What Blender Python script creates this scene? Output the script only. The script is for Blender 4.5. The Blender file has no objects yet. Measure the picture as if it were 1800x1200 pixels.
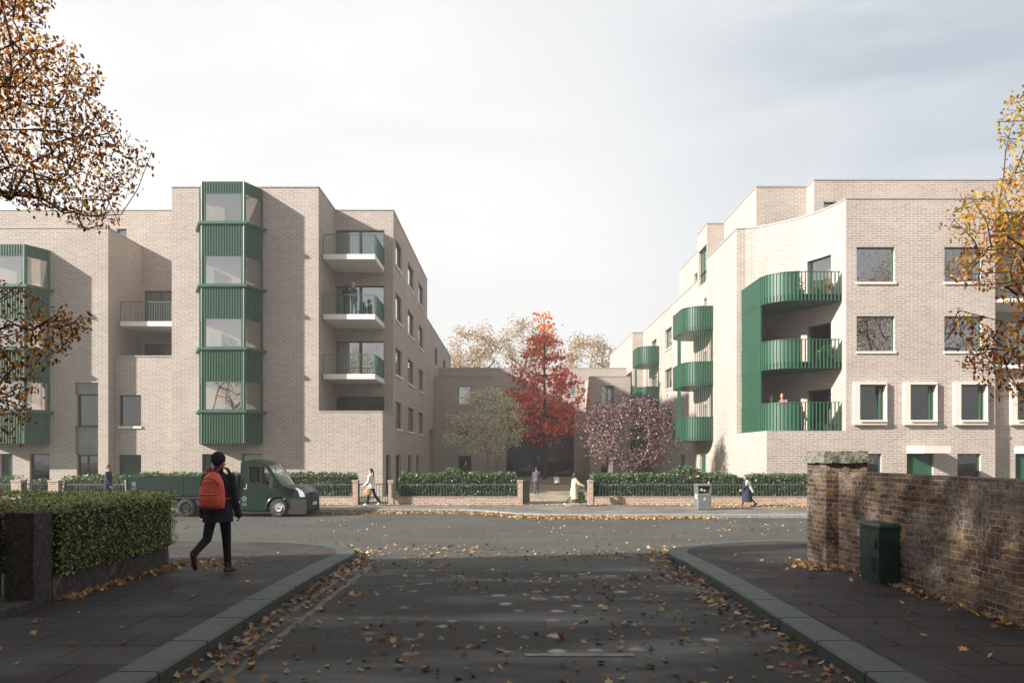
import bpy, bmesh, math, random
import numpy as np
from mathutils import Vector, Matrix
from mathutils.geometry import tessellate_polygon
random.seed(7); RNG = np.random.default_rng(11)
SC = bpy.context.scene
COL = SC.collection
R = math.radians
E = 1.75          # eye height above the near pavement (m)
F = 1300.0        # focal length in photo pixels

# ------------------------------------------------------------ camera
cam_d = bpy.data.cameras.new('camera'); cam = bpy.data.objects.new('camera', cam_d); COL.objects.link(cam)
cam.location = (0, 0, E); cam.rotation_euler = (R(90), 0, 0)
cam_d.sensor_width = 36; cam_d.lens = F/1800*36; cam_d.shift_y = 200/1800
cam_d.clip_start = 0.05; cam_d.clip_end = 3000
SC.camera = cam
# ------------------------------------------------------------ sun, sky, exposure
SUN_DIR = Vector((2.2, 1.0, -1.12)).normalized()     # direction the light travels
sun_d = bpy.data.lights.new('sun', 'SUN'); sun = bpy.data.objects.new('sun', sun_d); COL.objects.link(sun)
sun_d.energy = 4.7; sun_d.angle = R(1.2); sun_d.color = (1.0, 0.945, 0.875)
sun.rotation_euler = SUN_DIR.to_track_quat('-Z', 'Y').to_euler(); sun.location = (-30, -14, 16)
W = bpy.data.worlds.new('World'); SC.world = W; W.use_nodes = True
nt = W.node_tree; nt.nodes.clear()
def N(t, **kw):
    n = nt.nodes.new(t)
    for k, v in kw.items(): setattr(n, k, v)
    return n
def math_node(op, a, b=None, clamp=False):
    n = N('ShaderNodeMath', operation=op); n.use_clamp = clamp
    for i, v in enumerate((a, b)):
        if v is None: continue
        if isinstance(v, (int, float)): n.inputs[i].default_value = v
        else: nt.links.new(v, n.inputs[i])
    return n.outputs[0]
def mixc(fac, a, b, blend='MIX'):
    n = N('ShaderNodeMix', data_type='RGBA', blend_type=blend)
    for s, v in ((n.inputs[0], fac), (n.inputs[6], a), (n.inputs[7], b)):
        if isinstance(v, (int, float)): s.default_value = v
        elif isinstance(v, tuple): s.default_value = (*v, 1)
        else: nt.links.new(v, s)
    return n.outputs[2]
sky = N('ShaderNodeTexSky'); sky.sky_type = 'NISHITA'; sky.sun_disc = False
sky.sun_elevation = math.asin(-SUN_DIR.z); sky.sun_rotation = math.atan2(-SUN_DIR.x, -SUN_DIR.y) % (2*math.pi)
sky.air_density = 1.0; sky.dust_density = 2.5
tc = N('ShaderNodeTexCoord'); sep = N('ShaderNodeSeparateXYZ'); nt.links.new(tc.outputs['Generated'], sep.inputs[0])
dx, dy, dz = sep.outputs
up = math_node('POWER', math_node('MAXIMUM', dz, 0.0), 0.75)
mp = N('ShaderNodeMapping'); mp.inputs['Scale'].default_value = (1.2, 1.2, 4.2); mp.inputs['Rotation'].default_value = (0.12, 0.2, 0.3)
nt.links.new(tc.outputs['Generated'], mp.inputs[0])
cl = N('ShaderNodeTexNoise'); cl.inputs['Scale'].default_value = 1.7; cl.inputs['Detail'].default_value = 7; cl.inputs['Roughness'].default_value = 0.55
cl.inputs['Distortion'].default_value = 0.7
nt.links.new(mp.outputs[0], cl.inputs['Vector'])
cloudf = N('ShaderNodeMapRange'); cloudf.inputs[1].default_value = 0.36; cloudf.inputs[2].default_value = 0.68; nt.links.new(cl.outputs['Fac'], cloudf.inputs[0])
# thin overcast: warm white near the horizon and to the left, blue grey high up and to the right
vd = N('ShaderNodeVectorMath', operation='DOT_PRODUCT'); nt.links.new(tc.outputs['Generated'], vd.inputs[0]); g_ = Vector((-0.30, 1.0, 0.17)).normalized(); vd.inputs[1].default_value = tuple(g_)
gm = N('ShaderNodeMapRange'); gm.interpolation_type = 'SMOOTHSTEP'; gm.inputs[1].default_value = 0.70; gm.inputs[2].default_value = 1.0; nt.links.new(vd.outputs['Value'], gm.inputs[0])
fm = N('ShaderNodeMapRange'); fm.inputs[1].default_value = -0.6; fm.inputs[2].default_value = 0.75; nt.links.new(vd.outputs['Value'], fm.inputs[0])
basec = mixc(fm.outputs[0], (2.05, 2.12, 2.25), (2.2, 2.5, 2.75))
basec = mixc(gm.outputs[0], basec, (4.7, 4.6, 4.4))
basec = mixc(math_node('MULTIPLY', math_node('SUBTRACT', 1.0, math_node('MULTIPLY', up, 2.2, True)), 0.6), basec, (4.7, 4.6, 4.4))
cloudc = mixc(math_node('MULTIPLY', cloudf.outputs[0], 0.72), basec, (3.85, 3.87, 3.85))
skyc = mixc(0.92, sky.outputs[0], cloudc)
# below the horizon
skyg = mixc(math_node('GREATER_THAN', dz, -0.02), (1.2, 1.15, 1.1), skyc)
bg = N('ShaderNodeBackground'); bg.inputs[1].default_value = 0.1; nt.links.new(skyg, bg.inputs[0])
wo = N('ShaderNodeOutputWorld'); nt.links.new(bg.outputs[0], wo.inputs[0])
SC.view_settings.view_transform = 'Standard'; SC.view_settings.look = 'None'
SC.view_settings.gamma = 1.0; SC.view_settings.exposure = 1.30
SC.cycles.max_bounces = 8; SC.cycles.transparent_max_bounces = 12; SC.cycles.diffuse_bounces = 4; SC.cycles.glossy_bounces = 3

# ------------------------------------------------------------ helpers
def PX(px, Y): return (px-900)*Y/F
def PZ(py, Y): return E-(py-800)*Y/F
def gz(Y):
    t = min(1, max(0, (Y-9)/17)); return -0.45*t*t*(3-2*t)
RD = 0.13   # kerb height

class MB:
    """collects faces, then links them as one mesh object"""
    def __init__(s): s.v = []; s.f = []; s.uv = []; s.m = []; s.mi = 0
    def add(s, vs, fs, uvs=None):
        b = len(s.v); s.v += [tuple(p) for p in vs]
        for i, f in enumerate(fs):
            s.f.append(tuple(b+k for k in f)); s.uv.append(uvs[i] if uvs else None); s.m.append(s.mi)
    def quad(s, a, b, c, d, uv=None): s.add([a, b, c, d], [(0, 1, 2, 3)], [uv] if uv else None)
    def box(s, x0, x1, y0, y1, z0, z1): s.lbox((0, 0, 0), (1, 0), (0, 1), x0, x1, y0, y1, z0, z1)
    def lbox(s, o, u, n, u0, u1, n0, n1, z0, z1):
        vs = []
        for z in (z0, z1):
            for (a, b) in ((u0, n0), (u1, n0), (u1, n1), (u0, n1)):
                vs.append((o[0]+u[0]*a+n[0]*b, o[1]+u[1]*a+n[1]*b, z+(o[2] if len(o) > 2 else 0)))
        fs = [(0, 3, 2, 1), (4, 5, 6, 7), (0, 1, 5, 4), (1, 2, 6, 5), (2, 3, 7, 6), (3, 0, 4, 7)]
        if (u[0]*n[1]-u[1]*n[0])*(u1-u0)*(n1-n0)*(z1-z0) < 0: fs = [f[::-1] for f in fs]
        s.add(vs, fs)
    def bevbox(s, x0, x1, y0, y1, z0, z1, b=0.02):
        """box with chamfered upright edges and a chamfered top"""
        def ring(i, z): return [(x0+i+b, y0+i, z), (x1-i-b, y0+i, z), (x1-i, y0+i+b, z), (x1-i, y1-i-b, z), (x1-i-b, y1-i, z), (x0+i+b, y1-i, z), (x0+i, y1-i-b, z), (x0+i, y0+i+b, z)]
        s.rings([ring(0, z0), ring(0, z1-b), ring(b, z1)], True)
    def rings(s, rs, caps=True):
        n = len(rs[0]); vs = [p for r in rs for p in r]; fs = []
        for k in range(len(rs)-1):
            for i in range(n):
                j = (i+1) % n; fs.append((k*n+i, k*n+j, (k+1)*n+j, (k+1)*n+i))
        if caps: fs.append(tuple(range(n))[::-1]); fs.append(tuple((len(rs)-1)*n+i for i in range(n)))
        s.add(vs, fs)
    def tube(s, p, q, r0, r1=None, n=8, caps=True):
        r1 = r0 if r1 is None else r1
        p = Vector(p); q = Vector(q); d = (q-p)
        if d.length < 1e-6: return
        d.normalize(); a = d.orthogonal().normalized(); b = d.cross(a)
        rs = [[tuple(c+a*(r*math.cos(2*math.pi*i/n))+b*(r*math.sin(2*math.pi*i/n))) for i in range(n)] for c, r in ((p, r0), (q, r1))]
        s.rings(rs, caps)
    def path(s, pts, r, n=6):
        for i in range(len(pts)-1): s.tube(pts[i], pts[i+1], r, r, n)
    def ell(s, c, rx, ry, rz, n=12, m=8, rot=None):
        rs = []
        for k in range(1, m):
            t = math.pi*k/m; ring = []
            for i in range(n):
                a = 2*math.pi*i/n; p = Vector((rx*math.sin(t)*math.cos(a), ry*math.sin(t)*math.sin(a), -rz*math.cos(t)))
                if rot: p = rot @ p
                ring.append((c[0]+p.x, c[1]+p.y, c[2]+p.z))
            rs.append(ring)
        s.rings(rs, True)
    def prism(s, poly, y0, y1, holes=()):
        """poly in (x,z), extruded from y0 to y1, may have holes"""
        loops = [list(poly)]+[list(h) for h in holes]
        flat = [p for l in loops for p in l]
        tris = tessellate_polygon([[Vector((p[0], p[1], 0)) for p in l] for l in loops])
        n = len(flat); vs = [(p[0], y0, p[1]) for p in flat]+[(p[0], y1, p[1]) for p in flat]
        fs = []
        for t in tris:
            a, b, c = [Vector(flat[i]) for i in t]
            ccw = (b-a).x*(c-a).y-(b-a).y*(c-a).x > 0
            t = tuple(t) if ccw else tuple(t)[::-1]
            fs.append(t if y0 < y1 else t[::-1]); fs.append(tuple(n+i for i in (t[::-1] if y0 < y1 else t)))
        k = 0
        for li, l in enumerate(loops):
            m = len(l); area = sum(l[i][0]*l[(i+1) % m][1]-l[(i+1) % m][0]*l[i][1] for i in range(m))
            for i in range(m):
                a, b = k+i, k+(i+1) % m; f = (a, n+a, n+b, b)
                flip = (area > 0) == (li == 0); 
                if not flip: f = f[::-1]
                if y0 > y1: f = f[::-1]
                fs.append(f[::-1] if False else f)
            k += m
        s.add(vs, fs)
    def build(s, name, mats, parent=None, smooth=False, org=None):
        me = bpy.data.meshes.new(name)
        o = Vector(org) if org is not None else (parent['_org'] and Vector(parent['_org']) if parent is not None and '_org' in parent else Vector((0, 0, 0)))
        me.from_pydata([(p[0]-o.x, p[1]-o.y, p[2]-o.z) for p in s.v], [], s.f)
        uvl = me.uv_layers.new(name='UVMap')
        me.polygons.foreach_set('material_index', s.m)
        data = np.zeros(len(me.loops)*2, dtype=np.float32); k = 0
        for f, uv in zip(s.f, s.uv):
            if uv is None:
                a, b, c = (Vector(s.v[f[0]]), Vector(s.v[f[1]]), Vector(s.v[f[2]]))
                nn = (b-a).cross(c-a)
                if nn.length < 1e-12: nn = Vector((0, 0, 1))
                nn.normalize()
                if abs(nn.z) > 0.75: uv = [(s.v[i][0], s.v[i][1]) for i in f]
                else:
                    t = Vector((-nn.y, nn.x, 0)).normalized(); uv = [(s.v[i][0]*t.x+s.v[i][1]*t.y, s.v[i][2]) for i in f]
            for q in uv: data[k] = q[0]; data[k+1] = q[1]; k += 2
        uvl.data.foreach_set('uv', data)
        if smooth: me.polygons.foreach_set('use_smooth', [True]*len(me.polygons))
        for m in (mats if isinstance(mats, (list, tuple)) else [mats]): me.materials.append(m)
        return link(name, me, parent, o)

def link(name, me, parent=None, o=Vector((0, 0, 0))):
    ob = bpy.data.objects.new(name, me); COL.objects.link(ob)
    if parent is not None: ob.parent = parent; ob['_org'] = tuple(parent['_org']) if '_org' in parent else (0, 0, 0)
    else: ob.location = o; ob['_org'] = tuple(o)
    return ob
def tag(o, label=None, cat=None, group=None, kind=None):
    for k, v in (('label', label), ('category', cat), ('group', group), ('kind', kind)):
        if v: o[k] = v
    return o
def thing(name, loc, label, cat, group=None):
    o = bpy.data.objects.new(name, None); COL.objects.link(o); o.location = loc; o['_org'] = tuple(loc); o.empty_display_size = 0.2
    return tag(o, label, cat, group)

# ------------------------------------------------------------ materials
def mat(name, col=(0.5, 0.5, 0.5), rough=0.6, metal=0.0, noise=0.0, nscale=8.0, bump=0.0, bscale=60.0, spec=0.5):
    m = bpy.data.materials.new(name); m.use_nodes = True; t = m.node_tree; b = t.nodes['Principled BSDF']
    b.inputs['Base Color'].default_value = (*col, 1); b.inputs['Roughness'].default_value = rough; b.inputs['Metallic'].default_value = metal
    b.inputs['Specular IOR Level'].default_value = spec
    tcn = t.nodes.new('ShaderNodeTexCoord')
    if noise:
        n = t.nodes.new('ShaderNodeTexNoise'); n.inputs['Scale'].default_value = nscale; n.inputs['Detail'].default_value = 6
        t.links.new(tcn.outputs['Object'], n.inputs['Vector'])
        mr = t.nodes.new('ShaderNodeMapRange'); mr.inputs[1].default_value = 0.25; mr.inputs[2].default_value = 0.75; mr.inputs[3].default_value = 1-noise; mr.inputs[4].default_value = 1+noise
        t.links.new(n.outputs['Fac'], mr.inputs[0])
        mx = t.nodes.new('ShaderNodeMix'); mx.data_type = 'RGBA'; mx.blend_type = 'MULTIPLY'; mx.inputs[0].default_value = 1
        mx.inputs[6].default_value = (*col, 1); t.links.new(mr.outputs[0], mx.inputs[7]); t.links.new(mx.outputs[2], b.inputs['Base Color'])
    if bump:
        n = t.nodes.new('ShaderNodeTexNoise'); n.inputs['Scale'].default_value = bscale; n.inputs['Detail'].default_value = 5
        t.links.new(tcn.outputs['Object'], n.inputs['Vector'])
        bp = t.nodes.new('ShaderNodeBump'); bp.inputs['Strength'].default_value = bump; bp.inputs['Distance'].default_value = 0.02
        t.links.new(n.outputs['Fac'], bp.inputs['Height']); t.links.new(bp.outputs[0], b.inputs['Normal'])
    return m

class NT:
    """tiny node-graph helper"""
    def __init__(s, name):
        s.m = bpy.data.materials.new(name); s.m.use_nodes = True; s.t = s.m.node_tree; s.b = s.t.nodes['Principled BSDF']
    def n(s, t, **kw):
        n = s.t.nodes.new(t)
        for k, v in kw.items(): setattr(n, k, v)
        return n
    def l(s, a, b): s.t.links.new(a, b)
    def noise(s, vec, scale, detail=5, rough=0.5, dist=0.0):
        n = s.n('ShaderNodeTexNoise'); n.inputs['Scale'].default_value = scale; n.inputs['Detail'].default_value = detail
        n.inputs['Roughness'].default_value = rough; n.inputs['Distortion'].default_value = dist; s.l(vec, n.inputs['Vector']); return n.outputs['Fac']
    def rng(s, v, a, b, c=0, d=1):
        n = s.n('ShaderNodeMapRange'); s.l(v, n.inputs[0])
        for i, x in enumerate((a, b, c, d)): n.inputs[i+1].default_value = x
        return n.outputs[0]
    def mix(s, fac, a, b, blend='MIX'):
        n = s.n('ShaderNodeMix', data_type='RGBA', blend_type=blend)
        for sk, v in ((n.inputs[0], fac), (n.inputs[6], a), (n.inputs[7], b)):
            if isinstance(v, (int, float)): sk.default_value = v
            elif isinstance(v, tuple): sk.default_value = (*v, 1)
            else: s.l(v, sk)
        return n.outputs[2]
    def mth(s, op, a, b=0.0):
        n = s.n('ShaderNodeMath', operation=op)
        for i, v in enumerate((a, b)):
            if isinstance(v, (int, float)): n.inputs[i].default_value = v
            else: s.l(v, n.inputs[i])
        return n.outputs[0]
    def bump(s, h, strength, dist, prev=None):
        n = s.n('ShaderNodeBump'); n.inputs['Strength'].default_value = strength; n.inputs['Distance'].default_value = dist
        s.l(h, n.inputs['Height'])
        if prev is not None: s.l(prev, n.inputs['Normal'])
        return n.outputs[0]

def brick_mat(name, c1, c2, mortar, bw, bh, ms, bump=0.3, stain=0.08):
    g = NT(name); tcn = g.n('ShaderNodeTexCoord')
    br = g.n('ShaderNodeTexBrick'); br.offset = 0.5
    g.l(tcn.outputs['UV'], br.inputs['Vector'])
    br.inputs['Color1'].default_value = (*c1, 1); br.inputs['Color2'].default_value = (*c2, 1); br.inputs['Mortar'].default_value = (*mortar, 1)
    br.inputs['Scale'].default_value = 1.0; br.inputs['Brick Width'].default_value = bw; br.inputs['Row Height'].default_value = bh
    br.inputs['Mortar Size'].default_value = ms; br.inputs['Mortar Smooth'].default_value = 0.1; br.inputs['Bias'].default_value = 0.0
    n1 = g.noise(tcn.outputs['Object'], 0.35, 5); n2 = g.noise(tcn.outputs['Object'], 14, 3)
    k = g.mix(1.0, br.outputs['Color'], g.rng(n1, 0.3, 0.7, 1-stain, 1+stain), 'MULTIPLY')
    k = g.mix(1.0, k, g.rng(n2, 0.3, 0.7, 0.93, 1.07), 'MULTIPLY')
    # faint rain streaks
    mpn = g.n('ShaderNodeMapping'); mpn.inputs['Scale'].default_value = (1.4, 1.4, 0.10); g.l(tcn.outputs['Object'], mpn.inputs[0])
    n3 = g.noise(mpn.outputs[0], 1.3, 4); k = g.mix(1.0, k, g.rng(n3, 0.55, 0.8, 1.0, 1-stain), 'MULTIPLY')
    g.l(k, g.b.inputs['Base Color']); g.b.inputs['Roughness'].default_value = 0.9; g.b.inputs['Specular IOR Level'].default_value = 0.2
    inv = g.mth('SUBTRACT', 1.0, br.outputs['Fac'])
    g.l(g.bump(inv, bump, 0.012), g.b.inputs['Normal'])
    return g.m
M = {}
M['brick'] = brick_mat('pale_brick', (0.375, 0.315, 0.278), (0.305, 0.253, 0.222), (0.54, 0.485, 0.435), 0.40, 0.118, 0.014)
M['fence_brick'] = brick_mat('fence_brick', (0.40, 0.29, 0.225), (0.29, 0.20, 0.155), (0.55, 0.46, 0.38), 0.32, 0.105, 0.014)
M['house_brick'] = brick_mat('house_brick', (0.22, 0.14, 0.09), (0.15, 0.09, 0.06), (0.3, 0.27, 0.23), 0.225, 0.075, 0.01)
M['green'] = mat('green_metal', (0.025, 0.092, 0.052), 0.45, 0.0, 0.08, 3.0)
M['dgreen'] = mat('dark_green_metal', (0.016, 0.045, 0.032), 0.45, 0.0, 0.1, 3.0)
M['cream'] = mat('cream_stone', (0.62, 0.56, 0.49), 0.8, 0, 0.07, 5, 0.1, 40)
M['white'] = mat('white_concrete', (0.72, 0.69, 0.65), 0.7, 0, 0.05, 4)
M['coping'] = mat('coping_metal', (0.34, 0.31, 0.28), 0.5, 0, 0.05, 2)
M['roof'] = mat('roof_gravel', (0.2, 0.19, 0.18), 0.95, 0, 0.2, 20)
M['greypanel'] = mat('grey_panel', (0.20, 0.195, 0.18), 0.5, 0.2, 0.1, 2)
M['soffit'] = mat('soffit', (0.40, 0.36, 0.32), 0.8, 0, 0.05, 3)
M['thinmetal'] = mat('railing_metal', (0.05, 0.12, 0.09), 0.45)
M['iron'] = mat('dark_iron', (0.03, 0.035, 0.035), 0.5, 0.3); M['bars'] = mat('railing_paint', (0.10, 0.105, 0.10), 0.5)
M['rooma'] = mat('room_beige', (0.40, 0.30, 0.22), 0.9, 0, 0.3, 0.7)
M['roomb'] = mat('room_grey', (0.30, 0.28, 0.26), 0.9, 0, 0.3, 0.6)
M['roomc'] = mat('room_dark', (0.07, 0.06, 0.055), 0.9, 0, 0.3, 0.8)
M['roomd'] = mat('room_orange', (0.34, 0.15, 0.07), 0.9, 0, 0.2, 0.8)
M['curtain'] = mat('curtain', (0.55, 0.52, 0.47), 0.95, 0, 0.1, 3)
def glass(name, base, tint=(0.8, 0.83, 0.82), rough=0.0, wav=0.05):
    g = NT(name); t = g.t; t.nodes.remove(g.b)
    tr = g.n('ShaderNodeBsdfTransparent'); tr.inputs[0].default_value = (*tint, 1)
    gl = g.n('ShaderNodeBsdfGlossy'); gl.inputs['Roughness'].default_value = rough; gl.inputs['Color'].default_value = (0.95, 0.96, 0.97, 1)
    fr = g.n('ShaderNodeFresnel'); fr.inputs[0].default_value = 1.5
    tcn = g.n('ShaderNodeTexCoord'); nz = g.noise(tcn.outputs['Object'], 0.8, 2); bp = g.bump(nz, wav, 0.05)
    g.l(bp, gl.inputs['Normal'])
    f = g.mth('MINIMUM', g.mth('ADD', g.mth('MULTIPLY', fr.outputs[0], 1.2), base), 1.0)
    mx = g.n('ShaderNodeMixShader'); g.l(f, mx.inputs[0]); g.l(tr.outputs[0], mx.inputs[1]); g.l(gl.outputs[0], mx.inputs[2])
    out = t.nodes['Material Output']; g.l(mx.outputs[0], out.inputs[0]); return g.m
M['glass'] = glass('window_glass', 0.30)
M['glassdark'] = glass('ground_floor_glass', 0.06, (0.55, 0.56, 0.55))
M['glassclear'] = glass('clear_glass', 0.02, (0.85, 0.92, 0.88))

def leaf_mat(name, transl=0.35, rough=0.55):
    g = NT(name); t = g.t; at = g.n('ShaderNodeAttribute'); at.attribute_name = 'Col'
    g.l(at.outputs['Color'], g.b.inputs['Base Color']); g.b.inputs['Roughness'].default_value = rough; g.b.inputs['Specular IOR Level'].default_value = 0.35
    if transl:
        tl = g.n('ShaderNodeBsdfTranslucent'); g.l(at.outputs['Color'], tl.inputs[0])
        mx = g.n('ShaderNodeMixShader'); mx.inputs[0].default_value = transl; g.l(g.b.outputs[0], mx.inputs[1]); g.l(tl.outputs[0], mx.inputs[2])
        g.l(mx.outputs[0], t.nodes['Material Output'].inputs[0])
    return g.m
M['leaf'] = leaf_mat('tree_leaves', 0.5); M['hleaf'] = leaf_mat('hedge_leaves', 0.32, 0.4); M['fleaf'] = leaf_mat('fallen_leaf', 0.1, 0.7)
M['bark'] = mat('bark', (0.06, 0.048, 0.038), 0.95, 0, 0.3, 10, 0.5, 40)
M['palebark'] = mat('pale_bark', (0.24, 0.19, 0.15), 0.9, 0, 0.25, 10, 0.3, 40)

# ------------------------------------------------------------ leaf batches
T_OVAL = (np.array([(0, 0, 0), (.3, .35, .06), (.22, .8, .1), (0, 1, .02), (-.22, .8, .1), (-.3, .35, .06)], float), [(0, 1, 2, 3), (0, 3, 4, 5)])
T_DIAM = (np.array([(0, 0, 0), (.34, .5, .1), (0, 1, 0), (-.34, .5, .1)], float), [(0, 1, 2), (0, 2, 3)])
def _maple():
    spec = [(-90, .42), (-62, .24), (-38, .5), (-12, .27), (14, .46), (50, .28), (90, .62), (130, .28), (166, .46), (192, .27), (218, .5), (242, .24)]
    v = [(0, 0, 0)]+[(r*math.cos(R(a)), r*math.sin(R(a)), .16*r*(1 if i % 2 == 0 else .2)) for i, (a, r) in enumerate(spec)]
    return (np.array(v, float), [(0, i+1, (i+1) % 12+1) for i in range(12)])
T_MAPLE = _maple()
def rot_rand(n, flat=None, droop=None):
    """n random rotation matrices; flat = small tilt about a random heading"""
    if flat is not None:
        h = RNG.uniform(0, 2*np.pi, n); tx = RNG.normal(0, flat, n); ty = RNG.normal(0, flat, n)
    else:
        h = RNG.uniform(0, 2*np.pi, n); tx = RNG.uniform(-1.3, 1.3, n)-(droop or 0); ty = RNG.uniform(-1.2, 1.2, n)
    ch, sh, cx, sx, cy, sy = np.cos(h), np.sin(h), np.cos(tx), np.sin(tx), np.cos(ty), np.sin(ty)
    z = np.zeros(n); o = np.ones(n)
    Rz = np.array([[ch, -sh, z], [sh, ch, z], [z, z, o]]).transpose(2, 0, 1)
    Rx = np.array([[o, z, z], [z, cx, -sx], [z, sx, cx]]).transpose(2, 0, 1)
    Ry = np.array([[cy, z, sy], [z, o, z], [-sy, z, cy]]).transpose(2, 0, 1)
    return Rz @ Rx @ Ry
def leaf_mesh(name, pos, size, cols, tmpl=T_DIAM, flat=None, droop=None, m=None, parent=None, Rm=None, org=None):
    pos = np.asarray(pos, float); n = len(pos); tv, tf = tmpl; k = len(tv)
    if Rm is None: Rm = rot_rand(n, flat, droop)
    size = np.broadcast_to(size, (n,)); tv = tv[None]*np.stack([RNG.uniform(.65, 1.1, n), np.ones(n), RNG.uniform(-.6, 2.0, n)], 1)[:, None, :]
    V = np.einsum('nij,nkj->nki', Rm, tv)*size[:, None, None]+pos[:, None, :]
    if org is None: org = parent['_org'] if parent is not None and '_org' in parent else (0, 0, 0)
    V -= np.array(tuple(org))
    me = bpy.data.meshes.new(name); nf = len(tf)
    me.vertices.add(n*k); me.vertices.foreach_set('co', V.reshape(-1).astype(np.float32))
    lens = np.array([len(f) for f in tf]); flatf = np.concatenate([np.array(f) for f in tf])
    L = len(flatf); me.loops.add(n*L); me.polygons.add(n*nf)
    me.loops.foreach_set('vertex_index', (flatf[None, :]+np.arange(n)[:, None]*k).reshape(-1).astype(np.int32))
    st = np.concatenate([[0], np.cumsum(lens)[:-1]])
    me.polygons.foreach_set('loop_start', (st[None, :]+np.arange(n)[:, None]*L).reshape(-1).astype(np.int32))
    me.polygons.foreach_set('loop_total', np.tile(lens, n).astype(np.int32))
    me.update(calc_edges=True)
    ca = me.color_attributes.new('Col', 'FLOAT_COLOR', 'POINT')
    C = np.ones((n, k, 4), np.float32); C[:, :, :3] = np.asarray(cols)[:, None, :]; ca.data.foreach_set('color', C.reshape(-1))
    me.materials.append(m or M['leaf'])
    return link(name, me, parent, Vector(tuple(org)))
def pick_cols(n, palette, weights=None, jit=0.18):
    p = np.array(palette); w = None if weights is None else np.array(weights)/sum(weights)
    c = p[RNG.choice(len(p), n, p=w)]; return np.clip(c*RNG.uniform(1-jit, 1+jit, (n, 1)), 0.002, 1)

def grow(trunk, attract, r_tip=0.006, r_base=None, bias=0.25, seg=0.45, wob=0.06, expo=0.42, sag=0.0):
    """branch skeleton reaching every attractor; returns nodes, parents, radii"""
    P = [np.array(trunk[0], float)]; par = [-1]; pl = [0.0]
    for a, b in zip(trunk[:-1], trunk[1:]):
        a = np.array(a, float); b = np.array(b, float); n = max(1, int(np.linalg.norm(b-a)/seg))
        for i in range(1, n+1):
            P.append(a+(b-a)*i/n+RNG.normal(0, wob*0.3, 3)*(i < n)); par.append(len(P)-2); pl.append(pl[-1]+np.linalg.norm(P[-1]-P[-2]))
    nt0 = len(P); A = np.array(attract, float)
    dmin = np.min(np.linalg.norm(A[:, None, :]-np.array(P)[None, ::2, :], axis=2), axis=1)
    order = np.argsort(dmin); first = max(1, nt0//3)
    cap = len(P)+len(A)*8; arr = np.zeros((cap, 3)); arr[:len(P)] = P; pla = np.zeros(cap); pla[:len(P)] = pl; cnt = len(P)
    tips = []
    for k in order:
        a = A[k]; d = np.linalg.norm(arr[first:cnt]-a, axis=1)
        up = a[2]-arr[first:cnt, 2]
        cost = d+bias*np.linalg.norm(arr[first:cnt]-arr[0], axis=1)*0.3+np.where(up < 0, -up*0.5, 0)
        j = first+int(np.argmin(cost)); src = arr[j].copy(); L = np.linalg.norm(a-src); n = min(7, max(1, int(L/seg)))
        prev = j
        for i in range(1, n+1):
            t = i/n; q = src+(a-src)*t+(RNG.normal(0, wob*min(L, 2), 3) if i < n else 0); q[2] += math.sin(math.pi*t)*L*0.08-sag*math.sin(math.pi*t)
            if cnt >= cap: break
            arr[cnt] = q; par.append(prev); pla[cnt] = pla[prev]+L/n; prev = cnt; cnt += 1
        tips.append(prev)
    c = np.zeros(cnt)
    for t in tips: c[t] += 1
    for i in range(cnt-1, 0, -1): c[par[i]] += c[i]
    rad = r_tip*np.maximum(c, 1)**expo
    if r_base:
        s = r_base/rad[0]
        rad[:nt0] = rad[:nt0]*s if s < 1 else np.maximum(rad[:nt0], r_base*(1-0.75*np.arange(nt0)/nt0))
    return arr[:cnt], par, rad
def wood(name, sk, parent, m, minr=0.0, sides=5):
    P, par, rad = sk; mb = MB()
    for i in range(1, len(P)):
        if rad[i] < minr: continue
        j = par[i]; n = 3 if rad[i] < 0.012 else (5 if rad[i] < 0.06 else 9)
        mb.tube(P[j], P[i], min(rad[j], rad[i]*1.8), rad[i], n, False)
    return mb.build(name, m, parent, True)
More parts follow.
